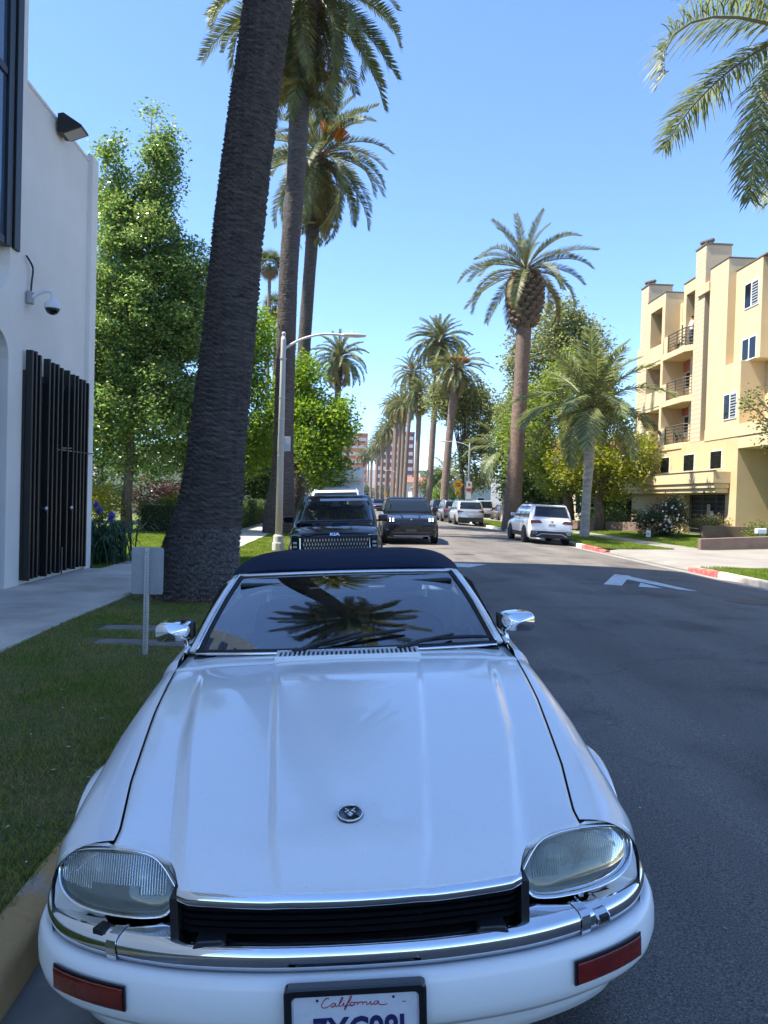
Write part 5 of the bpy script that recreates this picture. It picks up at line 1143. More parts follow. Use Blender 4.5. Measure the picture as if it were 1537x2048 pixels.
date_palm('palm with orange fruit stalks just right of the tall lamp-side palm', [(-3.1, 41, Z0-.1), (-3.05, 41, 3), (-2.92, 41, 10.3), (-2.72, 41, 14.5), (-2.40, 41, 20.3)], [.5, .40, .36, .34, .40], 'near', 74, 18, 1.15, 3, 6, None, 600, 28, .10, .03, sk=1.8, lo=-58)
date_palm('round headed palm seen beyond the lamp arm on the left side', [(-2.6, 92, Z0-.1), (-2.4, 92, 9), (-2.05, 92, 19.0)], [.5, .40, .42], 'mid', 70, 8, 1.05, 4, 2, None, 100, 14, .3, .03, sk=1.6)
# right side row
date_palm('stout palm with bulging pineapple top behind the white parked car', [(9.55, 43.0, 0), (9.58, 43, 1.0), (9.75, 43, 5.0), (9.88, 43, 9.5), (9.95, 43, 12.6), (9.95, 43, 15.2)], [.62, .52, .45, .42, .46, .62], 'near', 36, 3, 1.0, 5, 0, PBARK_L, 500, 28, .11, .03, sk=3.3, lo=-22, hi=80)
def row(label, px, y, ztop, lean, q, nf, fruit, seed, sc=1.0, dx=0):
    x = (px-705)*y/1450+dx
    date_palm(label, [(x-.1, y, -.1), (x, y, 1.0), (x+lean*.4, y, ztop*.5), (x+lean, y, ztop)], [.55, .42, .38, .42], q, nf, 5, sc, seed, fruit, PBARK_L, 120, 12, .28, .03, sk=1.5)
row('right row palm with orange fruit seen above the speed hump sign', 888, 74, 14.9, .9, 'mid', 54, 7, 11, .88)
row('tallest palm of the right row with a full round crown', 858, 93, 21.8, .8, 'mid', 84, 0, 12, 1.1)
row('palm of the right row with a lower spreading crown between taller ones', 831, 112, 18.0, .3, 'mid', 62, 1, 13)
row('palm of the right row with orange fruit behind the tallest one', 808, 138, 25.5, 1.0, 'mid', 62, 6, 14, 1.1)
row('slim palm in the middle of the right row before the brick tower', 794, 160, 22.0, .5, 'far', 56, 2, 15, 1.1)
row('palm standing farther down the right row before the brick tower', 783, 185, 25.0, .6, 'far', 56, 2, 16, 1.15)
row('far palm of the right row left of the brick tower', 771, 215, 22.0, .5, 'far', 50, 0, 17, 1.15)
row('far palm of the right row close to the white band of the tower', 762, 245, 24.0, .4, 'far', 50, 0, 18, 1.2)
row('very far palm near the end of the right row', 752, 290, 24.0, .3, 'far', 46, 0, 19, 1.25)
row('farthest palm at the end of the right row', 742, 340, 25.0, .2, 'far', 46, 0, 20, 1.3)
row('far palm at the end of the left row behind the truck', 692, 240, 22.0, .3, 'far', 46, 0, 21, 1.15)
row('farthest palm of the left row beside the orange block', 725, 330, 21.0, .3, 'far', 46, 0, 22, 1.2)

for i_, (px_, y_, z_, dx_) in enumerate(((779, 172, 23.0, .9), (788, 150, 21.0, 1.4), (766, 228, 25.0, 1.2), (757, 262, 22.0, .6), (748, 310, 26.0, .8), (739, 365, 24.0, .2), (735, 400, 27.0, 0), (745, 320, 21.0, 1.5))):
    row(['slender palm close behind its neighbour in the right row', 'palm set back a little behind the right row', 'tall far palm whose crown overlaps the brick tower', 'far palm with a low crown in the right row', 'remote palm rising above the tight far end of the row', 'remote palm at the vanishing end of the street', 'remotest palm against the orange block', 'remote low palm at the far end of the row'][i_], px_, y_, z_, .4, 'far', 46, i_ % 2, 120+i_, 1.15, dx_)
# ---- queen palms: plumose drooping leaves
QF = [frond_mesh('frond', 3.3, 1.25, 80, .66, .046, QUEEN_G, RACHIS, .25, .55, .85, 30+i, .12, .35, 2) for i in range(3)] + [frond_mesh('frond', 3.3, .8, 80, .60, .046, QUEEN_G, RACHIS, .35, .6, .7, 36, .12, .35, 2)]
def queen_palm(label, base, path, rad, n, scale, seed, ms=QF, name='queen_palm', hi=75, lo=-40):
    b0 = Vector(base); T = thing(name, label, 'palm tree', b0); link('trunk', trunk_mesh('trunk', [Vector(p) for p in path], rad, 160, 18, QBARK, .22, .008, .15, seed), T); r = np.random.default_rng(seed); top = Vector(path[-1])
    for k in range(n):
        f = (k+.5)/n; el = lerp(hi, lo, f)+r.uniform(-8, 8)
        link('frond', ms[3 if f < .4 else int(r.integers(0, 3))], T, mw=Matrix.Translation(top) @ Matrix.Rotation(k*2.39996+seed, 4, 'Z') @ Matrix.Rotation(-R_(el), 4, 'Y') @ Matrix.Rotation(r.uniform(-.4, .4), 4, 'X') @ Matrix.Scale(scale*r.uniform(.85, 1.1), 4))
    MB().tube([top, top+Vector((.02, 0, 1.2*scale)), top+Vector((.05, .02, 2.6*scale))], [.04, .03, .01], 5).build('spear_leaf', QUEEN_G, T); return T
queen_palm('feathery queen palm with pale grey trunk in front of the apartment building', (11.3, 34.8, 0), [(0, 0, -.1), (.05, 0, .5), (.08, 0, 2.2), (.15, 0, 4.2), (.18, 0, 6.3)], [.27, .22, .21, .25, .19], 30, 1.2, 41, hi=84, lo=-22)
queen_palm('feathery queen palm arching above the row of parked cars', (12.6, 60, 0), [(0, 0, -.1), (0, 0, 3), (-.1, 0, 6.0)], [.2, .16, .15], 20, 1.15, 42)
queen_palm('small queen palm far up the right pavement near the end of the car row', (12.6, 95, 0), [(0, 0, -.1), (0, 0, 2.5), (-.1, 0, 5.2)], [.2, .16, .15], 14, 1.1, 43)
# overhanging queen palm near the right edge: two leaves reach into the picture
NF = [frond_mesh('frond', 4.9, 1.85, 170, .85, .032, QUEEN_G, RACHIS, .45, .40, 1.1, 50, .10, .5, 3), frond_mesh('frond', 4.4, .9, 170, .8, .032, QUEEN_G, RACHIS, .3, .5, .9, 51, .10, .5, 3)]
def near_queen():
    b = Vector((10.75, 17.2, 0)); T = thing('queen_palm', 'queen palm whose long leaves hang into the top right corner', 'palm tree', b)
    link('trunk', trunk_mesh('trunk', [Vector((0, 0, -.1)), Vector((-.15, 0, 6)), Vector((-.6, -.2, 12.8))], [.26, .19, .17], 200, 18, QBARK, .22, .008, .15, 3), T); top = Vector((-.6, -.2, 13.0))
    for az, el, s, k, rx in ((181, 18, 1.0, 0, .35), (205, -58, .95, 1, -.3), (60, 30, 1, 0, 0), (110, 10, 1, 1, 0), (330, 20, 1, 0, 0), (20, 50, 1, 1, 0), (260, 40, .9, 0, 0), (290, 5, 1, 1, 0), (75, -20, .9, 0, 0), (140, 60, .9, 1, 0), (0, -10, .9, 0, 0), (310, -30, .9, 1, 0)):
        link('frond', NF[k], T, mw=Matrix.Translation(top) @ Matrix.Rotation(R_(az), 4, 'Z') @ Matrix.Rotation(-R_(el), 4, 'Y') @ Matrix.Rotation(rx, 4, 'X') @ Matrix.Scale(s, 4))
    return T
NEARQ = near_queen()
# ---- fan palms far on the left
def fan_palm(label, x, y, z, seed, s=1.0):
    T = thing('fan_palm', label, 'palm tree', (x, y, 0)); r = np.random.default_rng(seed)
    link('trunk', trunk_mesh('trunk', [Vector((0, 0, -.1)), Vector((.2, 0, z*.5)), Vector((.1, 0, z))], [.3, .22, .2], 60, 10, PBARK_L, .3, .02, .3, seed), T)
    me = bpy.data.meshes.new('fan_leaf'); V = [(0, 0, 0)]; Fs = []
    for k in range(15):
        a = R_(-105+15*k); d = Vector((math.cos(a), math.sin(a), -.25*abs(math.sin(a)))); n_ = Vector((-d.y, d.x, 0))*.06; b = len(V); q = Vector((.7, 0, -.05)); V += [q-n_*.5, q+d*.55+n_, q+d*1.0+Vector((0, 0, -.35)), q+d*.55-n_]; Fs.append((b, b+1, b+2, b+3))
    b = len(V); V += [(0, .02, 0), (.75, .02, -.05), (.75, -.02, -.05), (0, -.02, 0)]; Fs.append((b, b+1, b+2, b+3)); me.from_pydata([tuple(v) for v in V], [], Fs)
    g = me.copy(); me.materials.append(leafmat('fan_leaf', (.10, .12, .05), .3)); g.materials.append(PALM_D)
    for k in range(34):
        f = k/34; el = lerp(80, -80, f); link('frond', me if f < .7 else g, T, mw=Matrix.Translation((.1, 0, z-.6*max(0, f-.5))) @ Matrix.Rotation(k*2.4, 4, 'Z') @ Matrix.Rotation(-R_(el), 4, 'Y') @ Matrix.Scale(s*1.15, 4))
    return T
fan_palm('taller slim fan palm far behind the left trees', (528-705)*88/1450, 88, 29.5, 1, 1.0); fan_palm('shorter slim fan palm far behind the left trees', (541-705)*92/1450, 92, 25.5, 2, 1.0)

# ---- broadleaf trees and shrubs: leaf faces spread in clumps
def leaves_np(C_, N, spread, size, r, flat=.5, aspect=.55):
    """C_ clump centres (k,3), N leaves per clump -> verts, quads"""
    k = len(C_); P = np.repeat(C_, N, 0) + r.normal(0, 1, (k*N, 3))*np.repeat(np.broadcast_to(np.asarray(spread), (k, 3)) if np.ndim(spread) <= 1 else spread, N, 0)
    n = len(P); d = r.normal(0, 1, (n, 3)); d[:, 2] *= flat; d /= np.linalg.norm(d, axis=1)[:, None]
    u = r.normal(0, 1, (n, 3)); u -= (u*d).sum(1)[:, None]*d; u /= np.linalg.norm(u, axis=1)[:, None]
    s = size*r.uniform(.6, 1.3, (n, 1)); nn = np.cross(d, u)
    a = P; b = P + d*s*.5 + u*s*aspect*.5 + nn*s*.08; c = P + d*s; e = P + d*s*.5 - u*s*aspect*.5 + nn*s*.08
    V = np.stack([a, b, c, e], 1).reshape(-1, 3); F = np.arange(n*4).reshape(-1, 4); return V, F
def clumps_ell(cs, r):
    """cs list of (center, radii, count): points biased to the shell of each ellipsoid"""
    out = []
    for c, R, k in cs:
        d = r.normal(0, 1, (k, 3)); d /= np.linalg.norm(d, axis=1)[:, None]; t = r.uniform(.45, 1.0, (k, 1))**.6; out.append(np.array(c)+d*t*np.array(R)*r.uniform(.85, 1.12, (k, 1)))
    return np.concatenate(out)
def tree(name, label, base, trunk, lobes, m, nleaf, spread, size, seed, cat='tree', bark=None, limbs=8, group=None, flat=.5, aspect=.55, extra=None):
    b0 = Vector(base); T = thing(name, label, cat, b0, group=group); r = np.random.default_rng(seed)
    C_ = clumps_ell(lobes, r); V, F = leaves_np(C_, nleaf, spread, size, r, flat, aspect)
    if trunk:
        tb = MB(); tb.tube([Vector(p) for p in trunk[0]], trunk[1], 10); top = Vector(trunk[0][-1]); mid = Vector(trunk[0][len(trunk[0])//2])
        for k in range(limbs):
            q = Vector(C_[int(r.integers(0, len(C_)))]); s0 = mid.lerp(top, r.uniform(.2, 1)); mm = s0.lerp(q, .5)+Vector((0, 0, .25)); tb.tube([s0, mm, q], [trunk[1][-1]*.7, trunk[1][-1]*.4, .02], 6)
        tb.build('trunk', bark or BARK, T, smooth=True)
    link('crown', np_mesh('crown', V, F, m), T)
    if extra:
        nm, em, cnt, es = extra; E = C_[r.integers(0, len(C_), cnt)]+r.normal(0, .15, (cnt, 3)); V2, F2 = leaves_np(E, 14, es*1.1, es, r, 1.0, .8); link(nm, np_mesh(nm, V2, F2, em), T)
    return T
FIC = leafmat('ficus_leaf', (.17, .25, .075), .6, .2, .5); LIME = leafmat('lime_leaf', (.17, .27, .035), .35, .5, .5); OLIVE = leafmat('olive_leaf', (.20, .225, .080), .55, .4, .45); JAC = leafmat('jacaranda_leaf', (.19, .25, .05), .4, .5, .5)
DGRN = leafmat('dark_leaf', (.060, .10, .03), .45, .4, .4); HEDGE = leafmat('hedge_leaf', (.065, .11, .022), .4, .45, .3); YEL = leafmat('yellow_leaf', (.28, .27, .03), .3, .5, .45); PURP = leafmat('purple_leaf', (.115, .060, .055), .4, .5, .3); LAV = leafmat('lavender_petal', (.20, .16, .42), .3, .5, .4)
# big tree behind the office corner
tree('broadleaf_tree', 'tall dense glossy green tree rising behind the office building corner', (-9.0, 29.5, 0), ([(0, 0, -.1), (-.05, 0, 1.2), (.05, 0, 2.6), (.1, 0, 6), (.2, 0, 11)], [.26, .2, .17, .13, .07]),
     [((.4, 0, 4.9), (3.0, 2.4, 2.4), 150), ((-.6, 0, 8.3), (2.3, 2.2, 2.6), 110), ((.9, 0, 8.8), (1.9, 2, 2.4), 80), ((.2, 0, 11.4), (1.75, 1.8, 1.9), 70), ((-.80, 0, 14.2), (.38, .4, 2.0), 20), ((.95, 0, 14.5), (.55, .5, 2.5), 34), ((2.3, .4, 6.6), (1.3, 1.4, 2.6), 70), ((1.9, .4, 10.2), (1.3, 1, 1.5), 40), ((-2.4, 0, 6.0), (1.8, 2, 3.0), 60), ((-.2, .6, 12.6), (1.7, 1.4, 1.5), 60), ((.3, .8, 9.5), (2.6, 1.6, 2.6), 90), ((2.6, .8, 4.6), (1.2, 1.2, 2.0), 50)], FIC, 170, (.27, .27, .20), .15, 61, limbs=40)
# lime green trees by the left pavement
tree('lime_tree', 'yellow green feathery tree between the first two palm trunks', (-5.9, 38, 0), ([(0, 0, -.1), (.1, 0, 2), (.2, 0, 5)], [.18, .15, .1]), [((.3, 0, 5.6), (1.9, 2, 2.2), 80), ((-.5, 0, 8.3), (1.6, 1.8, 1.9), 60), ((.6, 0, 10.0), (1.1, 1.3, 1.6), 40), ((.2, 0, 3.6), (1.7, 1.6, 1.3), 40)], LIME, 90, (.36, .36, .3), .20, 62, limbs=20)
tree('lime_tree', 'yellow green feathery tree drooping over the street behind the black minivan', (-3.9, 36, 0), ([(0, 0, -.1), (.2, 0, 2), (.7, 0, 4.2)], [.17, .14, .09]), [((2.0, 0, 4.8), (1.6, 1.6, 1.9), 90), ((1.0, .5, 6.5), (1.1, 1.2, 1.3), 46), ((2.5, 0, 3.3), (1.1, 1.2, .9), 40), ((1.4, 0, 7.7), (.7, .8, .6), 16), ((3.0, 0, 5.2), (.9, .9, 1.3), 30)], LIME, 90, (.33, .33, .3), .19, 63, limbs=20)
tree('garden_tree', 'dark green garden tree in the shade behind the lime green tree', (-7.5, 46, 0), ([(0, 0, -.1), (0, 0, 3)], [.2, .15]), [((0, 0, 4), (3, 2, 3.2), 130), ((2, 0, 3), (1.6, 1.4, 2), 50)], leafmat('mid_leaf', (.07, .12, .03), .4), 70, (.4, .4, .35), .24, 64)
tree('garden_tree', 'leafy tree closing the view behind the left hedge and purple shrubs', (-13, 38, 0), ([(0, 0, -.1), (0, 0, 3)], [.2, .15]), [((0, 0, 4.2), (4.5, 2.4, 3.6), 150)], FIC, 70, (.45, .45, .4), .26, 65)
tree('garden_tree', 'grey green tree far up the left pavement behind the hydrant', (-7.0, 64, 0), ([(0, 0, -.1), (0, 0, 3)], [.2, .15]), [((0, 0, 4.2), (2.8, 2.4, 3.6), 120), ((2, 0, 7), (2, 2, 2.4), 60)], leafmat('grey_leaf', (.10, .13, .06), .4), 60, (.5, .5, .4), .3, 66)
tree('garden_tree', 'round tree up the left side behind the box truck', (-4.6, 74, 0), ([(0, 0, -.1), (0, 0, 3)], [.2, .15]), [((0, 0, 5), (2.4, 2.4, 3.2), 120)], OLIVE, 60, (.5, .5, .4), .3, 67)
# right side trees
tree('tall_tree', 'tall open olive brown tree behind the pineapple topped palm', (17.3, 63, 0), ([(0, 0, -.1), (0, 0, 4), (-.4, 0, 9), (-.2, 0, 15)], [.4, .32, .24, .1]), [((-1.6, 0, 13.0), (2.6, 2.6, 4.0), 130), ((2.0, 0, 14.6), (2.8, 2.6, 3.4), 130), ((.4, 0, 17.6), (2.1, 2, 1.8), 50), ((-2.6, 0, 9.0), (2.2, 2.2, 3.0), 70), ((3.2, 0, 11.5), (2.2, 2.2, 2.5), 60)], OLIVE, 60, (.45, .45, .4), .30, 71, limbs=40)
tree('jacaranda_tree', 'yellow green jacaranda with a few lilac blossoms behind the queen palm', (15.2, 50, 0), ([(0, 0, -.1), (-.1, 0, 1.6), (-.4, 0, 3.4)], [.42, .34, .24]), [((-3.0, 0, 6.8), (2.0, 2.2, 3.2), 100), ((.3, 0, 9.5), (2.8, 2.6, 2.8), 120), ((2.4, 0, 6.0), (2.0, 2.2, 3.0), 90), ((-.6, 0, 4.0), (2.6, 2.2, 1.6), 70), ((1.6, -1.5, 3.2), (1.6, 1.5, 1.3), 40)], JAC, 80, (.42, .42, .36), .22, 72, limbs=24, extra=('blossoms', LAV, 46, .15))
tree('jacaranda_tree', 'sunlit yellow green jacaranda boughs with lilac blossom low beside the queen palm', (14.6, 42, 0), ([(0, 0, -.1), (-.1, 0, 1.4), (-.3, 0, 2.6)], [.34, .28, .2]), [((-1.4, 0, 4.2), (1.8, 1.6, 1.5), 70), ((.8, 0, 3.4), (1.3, 1.4, 1.3), 50), ((2.0, 0, 4.6), (1.0, 1.2, 1.4), 34)], leafmat('jacaranda_leaf_bright', (.22, .25, .03), .35, .5, .5), 70, (.36, .36, .3), .19, 73, limbs=18, extra=('blossoms', LAV, 26, .14))
tree('dark_tree', 'dark shaded tree against the far end of the apartment building', (17.0, 51, 0), ([(0, 0, -.1), (0, 0, 2.5)], [.26, .2]), [((.3, 0, 3.6), (1.6, 2, 3.4), 110), ((.8, 0, 1.6), (1.2, 1.2, 1.6), 40)], DGRN, 80, (.4, .4, .35), .22, 74)
tree('dark_tree', 'dark green tree between the queen palm and the pineapple topped palm', (15.0, 58, 0), ([(0, 0, -.1), (0, 0, 2.5)], [.26, .2]), [((-1.2, 0, 5.0), (2.2, 2, 3.6), 130), ((-.6, 0, 2.4), (2.2, 1.5, 1.5), 50), ((1.5, 0, 2.6), (1.8, 1.5, 1.6), 40)], DGRN, 70, (.45, .45, .4), .26, 75)
tree('street_tree', 'olive leaved street tree reaching left over the car row', (12.0, 78, 0), ([(0, 0, -.1), (-.2, 0, 4), (-.6, 0, 8)], [.3, .24, .16]), [((-1.2, 0, 12.5), (3.0, 2.6, 2.4), 110), ((1.2, 0, 11), (2.4, 2.4, 3), 90), ((1.4, 0, 6), (2.0, 2.0, 3), 70)], OLIVE, 60, (.5, .5, .45), .34, 76, limbs=24)
tree('bright_bush', 'bright lime green bush beside the right row palm trunks', (12.6, 98, 0), None, [((0, 0, 1.6), (2.0, 1.6, 1.8), 90)], leafmat('bright_bush_leaf', (.16, .26, .05), .35), 60, (.4, .4, .35), .3, 77, 'bush')
tree('dark_tree', 'dark round tree beside the cream houses far up the right side', (15.5, 128, 0), ([(0, 0, -.1), (0, 0, 2.5)], [.26, .2]), [((0, 0, 4.0), (3.2, 3, 3.2), 140)], DGRN, 50, (.6, .6, .5), .4, 78)
tree('garden_tree', 'distant tree mass at the far end of the right pavement', (20, 150, 0), None, [((0, 0, 4.0), (5, 3, 4), 150)], OLIVE, 50, (.7, .7, .6), .45, 79)
tree('garden_tree', 'distant green trees closing the end of the street', (6, 380, 0), None, [((0, 0, 3.0), (26, 4, 5), 220)], DGRN, 50, (1.2, 1.0, 1.0), .9, 80)
tree('garden_tree', 'leafy tree behind the beige red roofed house on the right', (30, 84, 0), ([(0, 0, -.1), (0, 0, 4)], [.3, .2]), [((0, 0, 6), (5, 3, 4.5), 150)], OLIVE, 50, (.6, .6, .5), .4, 81)
tree('small_tree', 'thin branched small tree with sparse leaves at the right picture edge', (16.2, 25.2, .2), ([(0, 0, -.1), (-.1, 0, 2.2), (-.5, 0, 3.6)], [.08, .06, .04]), [((-1.6, 0, 5.0), (.9, .8, .8), 20), ((-.4, 0, 5.8), (.8, .8, .7), 14), ((-1.2, .2, 4.0), (.7, .6, .5), 10)], leafmat('small_tree_leaf', (.14, .16, .05), .4), 26, (.16, .16, .14), .13, 82, limbs=26)
# shrubs
def shrub(name, label, base, lobes, m, n, sp, size, seed, group=None, extra=None, cat='shrub'): return tree(name, label, base, None, lobes, m, n, sp, size, seed, cat, group=group, extra=extra)
def hedge(label, x0, x1, y0, y1, z0, z1, m, seed, size=.09, dens=260):
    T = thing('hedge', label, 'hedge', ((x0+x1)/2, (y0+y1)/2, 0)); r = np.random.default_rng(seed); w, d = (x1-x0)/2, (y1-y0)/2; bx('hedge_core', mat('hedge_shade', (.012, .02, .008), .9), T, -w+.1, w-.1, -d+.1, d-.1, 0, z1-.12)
    n = int(dens*2*((x1-x0)*(z1-z0)+(y1-y0)*(z1-z0)+(x1-x0)*(y1-y0))); P = np.stack([r.uniform(-w, w, n), r.uniform(-d, d, n), r.uniform(z0, z1, n)], 1); f = r.integers(0, 5, n)
    P[f == 0, 0] = -w; P[f == 1, 0] = w; P[f == 2, 1] = -d; P[f == 3, 1] = d; P[f == 4, 2] = z1; V, F = leaves_np(P, 1, .05, size, r); link('foliage', np_mesh('foliage', V, F, m), T); return T
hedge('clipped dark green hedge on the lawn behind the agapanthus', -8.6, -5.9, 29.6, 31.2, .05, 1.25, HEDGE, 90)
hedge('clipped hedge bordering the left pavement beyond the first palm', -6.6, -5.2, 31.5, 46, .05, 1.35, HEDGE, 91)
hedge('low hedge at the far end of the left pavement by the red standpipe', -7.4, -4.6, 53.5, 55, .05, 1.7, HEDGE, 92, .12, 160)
shrub('purple_shrub', 'purple brown leaved shrubs above the clipped hedge', (-8.2, 32.6, 0), [((-.9, 0, 1.4), (1.1, .8, .8), 26), ((.9, 0, 1.5), (1.2, .8, .7), 30), ((2.2, .3, 1.3), (.8, .7, .6), 14)], PURP, 70, (.22, .22, .18), .13, 93)
shrub('yellow_shrub', 'yellow leaved shrub behind the blue agapanthus flowers', (-9.7, 29.0, 0), [((-.2, 0, 1.3), (.9, .6, .75), 26), ((-1.2, 0, 1.2), (.9, .6, .8), 20)], YEL, 70, (.2, .2, .17), .11, 94)
shrub('yellow_shrub', 'yellow green shrub topping the hedge beside the palm trunk', (-6.9, 30.6, 0), [((0, 0, 1.4), (.9, .6, .35), 20)], leafmat('yellow_green_leaf', (.20, .22, .025), .3), 60, (.2, .2, .12), .10, 95)
shrub('leafy_shrub', 'low green shrubs under the jacaranda beside the apartment wall', (16.4, 46.0, .2), [((0, 0, .6), (1.2, 1.4, .7), 40), ((.9, -2.5, .5), (.7, 1.2, .6), 26)], HEDGE, 60, (.22, .22, .2), .13, 96)
shrub('planter_shrub', 'flowering low shrub filling the brown planter in front of the garage', (18.2, 33.9, .6), [((-1.0, 0, .35), (1.0, .5, .35), 34), ((.9, 0, .4), (1.2, .5, .4), 40)], leafmat('planter_leaf', (.12, .13, .035), .4), 60, (.16, .14, .12), .08, 97, extra=('blossoms', mat('mauve_petal', (.42, .25, .36), .6), 40, .05))
shrub('planter_shrub', 'small green shrub at the right end of the brown planter', (16.8, 29.2, .3), [((0, 0, .35), (.55, .5, .35), 26)], leafmat('planter_leaf2', (.12, .16, .03), .4), 60, (.14, .14, .12), .08, 98)
ROSEL = leafmat('rose_leaf', (.040, .062, .020), .45, .4, .25)
def rose():
    b0 = (15.2, 34.6, .18); T = shrub('rose_bush', 'round rose bush covered in white roses on the apartment lawn', b0, [((0, 0, .85), (1.05, .9, .8), 120), ((.45, 0, 1.5), (.55, .5, .45), 36), ((-.5, 0, .5), (.8, .7, .5), 40)], ROSEL, 60, (.15, .15, .14), .085, 99)
    r = np.random.default_rng(5); WH = mat('white_rose', (.78, .74, .72), .6); PK = mat('pink_rose', (.45, .16, .20), .6)
    me = {}
    for m in (WH, PK):
        b = MB()
        for k in range(9):
            a = k*2.4; t = .35+.5*(k/9); b.add([(0, 0, 0), (math.cos(a-.6)*t, math.sin(a-.6)*t, .5), (math.cos(a)*t*1.1, math.sin(a)*t*1.1, .75-.5*t), (math.cos(a+.6)*t, math.sin(a+.6)*t, .5)], [(0, 1, 2, 3)])
        b.ball((0, 0, .25), .35, 6); me[m.name] = b.mesh('rose_flower', m, True)
    for k in range(95):
        d = Vector((r.normal(), r.normal()-.7, r.normal())).normalized(); 
        p = Vector((d.x*1.1, d.y*.95, .85+d.z*.85)) if k < 72 else Vector((.45+d.x*.6, d.y*.55, 1.5+d.z*.5))
        if p.z < .12: continue
        link('rose_flower', me['white_rose' if k % 4 else 'pink_rose'], T, mw=Matrix.Translation(p) @ d.to_track_quat('Z', 'Y').to_matrix().to_4x4() @ Matrix.Scale(r.uniform(.06, .095), 4))
    return T
rose()
def agapanthus():
    T = thing('agapanthus_plant', 'clump of blue flowering agapanthus with strap leaves at the office corner', 'plant', (-5.75, 16.4, .07)); r = np.random.default_rng(8); V, F = [], []
    for k in range(420):
        cx, cy = r.normal(0, .33), r.normal(0, .45); a = r.uniform(0, 6.28); L = r.uniform(.55, .95); h = r.uniform(.45, .95); b = len(V); d = Vector((math.cos(a), math.sin(a), 0)); s = Vector((-d.y, d.x, 0))*.017
        for j in range(6):
            t = j/5; p = Vector((cx, cy, 0))+d*L*t**1.2+Vector((0, 0, h*math.sin(t*2.35)*1.05)); w = s*(1 if j < 5 else .1); V += [p-w, p+w]
            if j: F.append((b+2*j-2, b+2*j-1, b+2*j+1, b+2*j))
    link('leaves', np_mesh('leaves', [tuple(v) for v in V], F, leafmat('agapanthus_leaf', (.030, .070, .030), .3, .35, .25)), T)
    BL = leafmat('agapanthus_petal', (.13, .14, .42), .25, .5, .4); fb = MB()
    for k in range(90):
        d = Vector((r.normal(), r.normal(), r.normal()+.3)).normalized(); s = d.cross(Vector((.3, .2, .9))).normalized()*.016; fb.add([(0, 0, 0), d*.075+s, d*.11, d*.075-s], [(0, 1, 2, 3)])
    me = fb.mesh('flower_head', BL); sm = MB().tube([(0, 0, -1.0), (0, 0, 0)], .008, 5).mesh('flower_stalk', MATS['agapanthus_leaf'])
    for x, y, z, s in ((.10, .1, 1.15, 1.0), (.40, .0, 1.02, 1.15), (-.05, .3, 1.28, .9), (-.3, -.1, 1.02, .9), (.32, .3, .97, .95), (-.45, .2, 1.1, .9)):
        h_ = link('flower_head', me, T, loc=(x, y, z), scale=(s, s, s)); link('flower_stalk', sm, h_)
    return T
agapanthus()
tree('flax_plant', 'pale spiky flax leaves behind the yellow shrub', (-10.6, 30.4, 0), None, [((0, 0, 1.4), (.8, .5, .9), 12)], leafmat('flax_leaf', (.20, .22, .12), .3), 8, (.15, .15, .2), .9, 101, 'plant', flat=1.5, aspect=.07)
# ---- grass blades
SG = mat('grass_blade_bright', (.13, .21, .02), .6, trans=.4, island=.4, col2=(.19, .25, .035), scale=1.2, detail=5)
GRASS = mat('grass_blade', (.19, .255, .05), .6, trans=.45, island=.5, col2=(.34, .295, .12), scale=1.6, detail=6, contrast=(.4, .68))
def grass(name, label, x0, x1, y0, y1, n, hmin, hmax, w, zf, seed, power=1.0, holes=(), m=GRASS, skew=False):
    r = np.random.default_rng(seed); X = r.uniform(x0, x1, n); Y = y0+(y1-y0)*r.uniform(0, 1, n)**power; k = np.ones(n, bool)
    for hx, hy, hr_ in holes: k &= ((X-hx)**2+(Y-hy)**2 > hr_**2*r.uniform(.6, 1.2, n))
    for q in LIDS: k &= ~((X > q[0]) & (X < q[1]) & (Y > q[2]) & (Y < q[3]))
    den = np.sin(X*2.3+Y*1.1)+np.sin(X*5.1-Y*2.7)*.6+np.sin(Y*3.3)*.5; k &= (den > -1.5) | (r.uniform(0, 1, n) > .6)
    X, Y = X[k], Y[k]; n = len(X); X = X - (SKEW*(Y-3) if skew else 0); Z = .07+.012*np.sin(X*2.1+Y*.9)+.01*np.sin(Y*1.7) if zf is None else zf(X, Y); a = r.uniform(0, 6.28, n); h = r.uniform(hmin, hmax, n)*(1+.35*np.sin(X*3.7)*np.sin(Y*2.9)); ln = r.uniform(.2, 1.1, n)*h; b = r.uniform(0, 6.28, n)
    ws = w*r.uniform(.7, 1.3, n); p = np.stack([X, Y, Z-.004], 1); s = np.stack([np.cos(a)*ws, np.sin(a)*ws, np.zeros(n)], 1); mid = p+np.stack([np.cos(b)*ln*.35, np.sin(b)*ln*.35, h*.6], 1); tip = p+np.stack([np.cos(b)*ln, np.sin(b)*ln, h], 1)
    V = np.stack([p-s, p+s, mid+s*.7, tip, mid-s*.7], 1).reshape(-1, 3); F = np.arange(n*5).reshape(-1, 5); o = link(name, np_mesh(name, V, F, m)); return tag(o, label, 'grass', kind='stuff')
LIDS = [(-2.86, -1.75, 8.28, 8.66), (-2.66, -1.6, 7.52, 7.84)]
grass('grass', 'short shaded lawn grass on the verge beside the white convertible', -3.30, -1.24, 1.2, 16, 190000, .016, .045, .0022, None, 111, 1.7, skew=True, holes=[(-2.38, 11.3, .72), (-1.98, 7.15, .05)])
grass('grass', 'sunlit lawn grass along the left verge beyond the first palm', -3.1, -1.24, 16, 48, 60000, .03, .06, .006, None, 112, 1.4, skew=True, m=SG)
grass('grass', 'sunlit lawn grass between the office corner and the hedge', -12, -5.06, 15.2, 31, 90000, .03, .06, .007, None, 113, 1.0, m=SG)
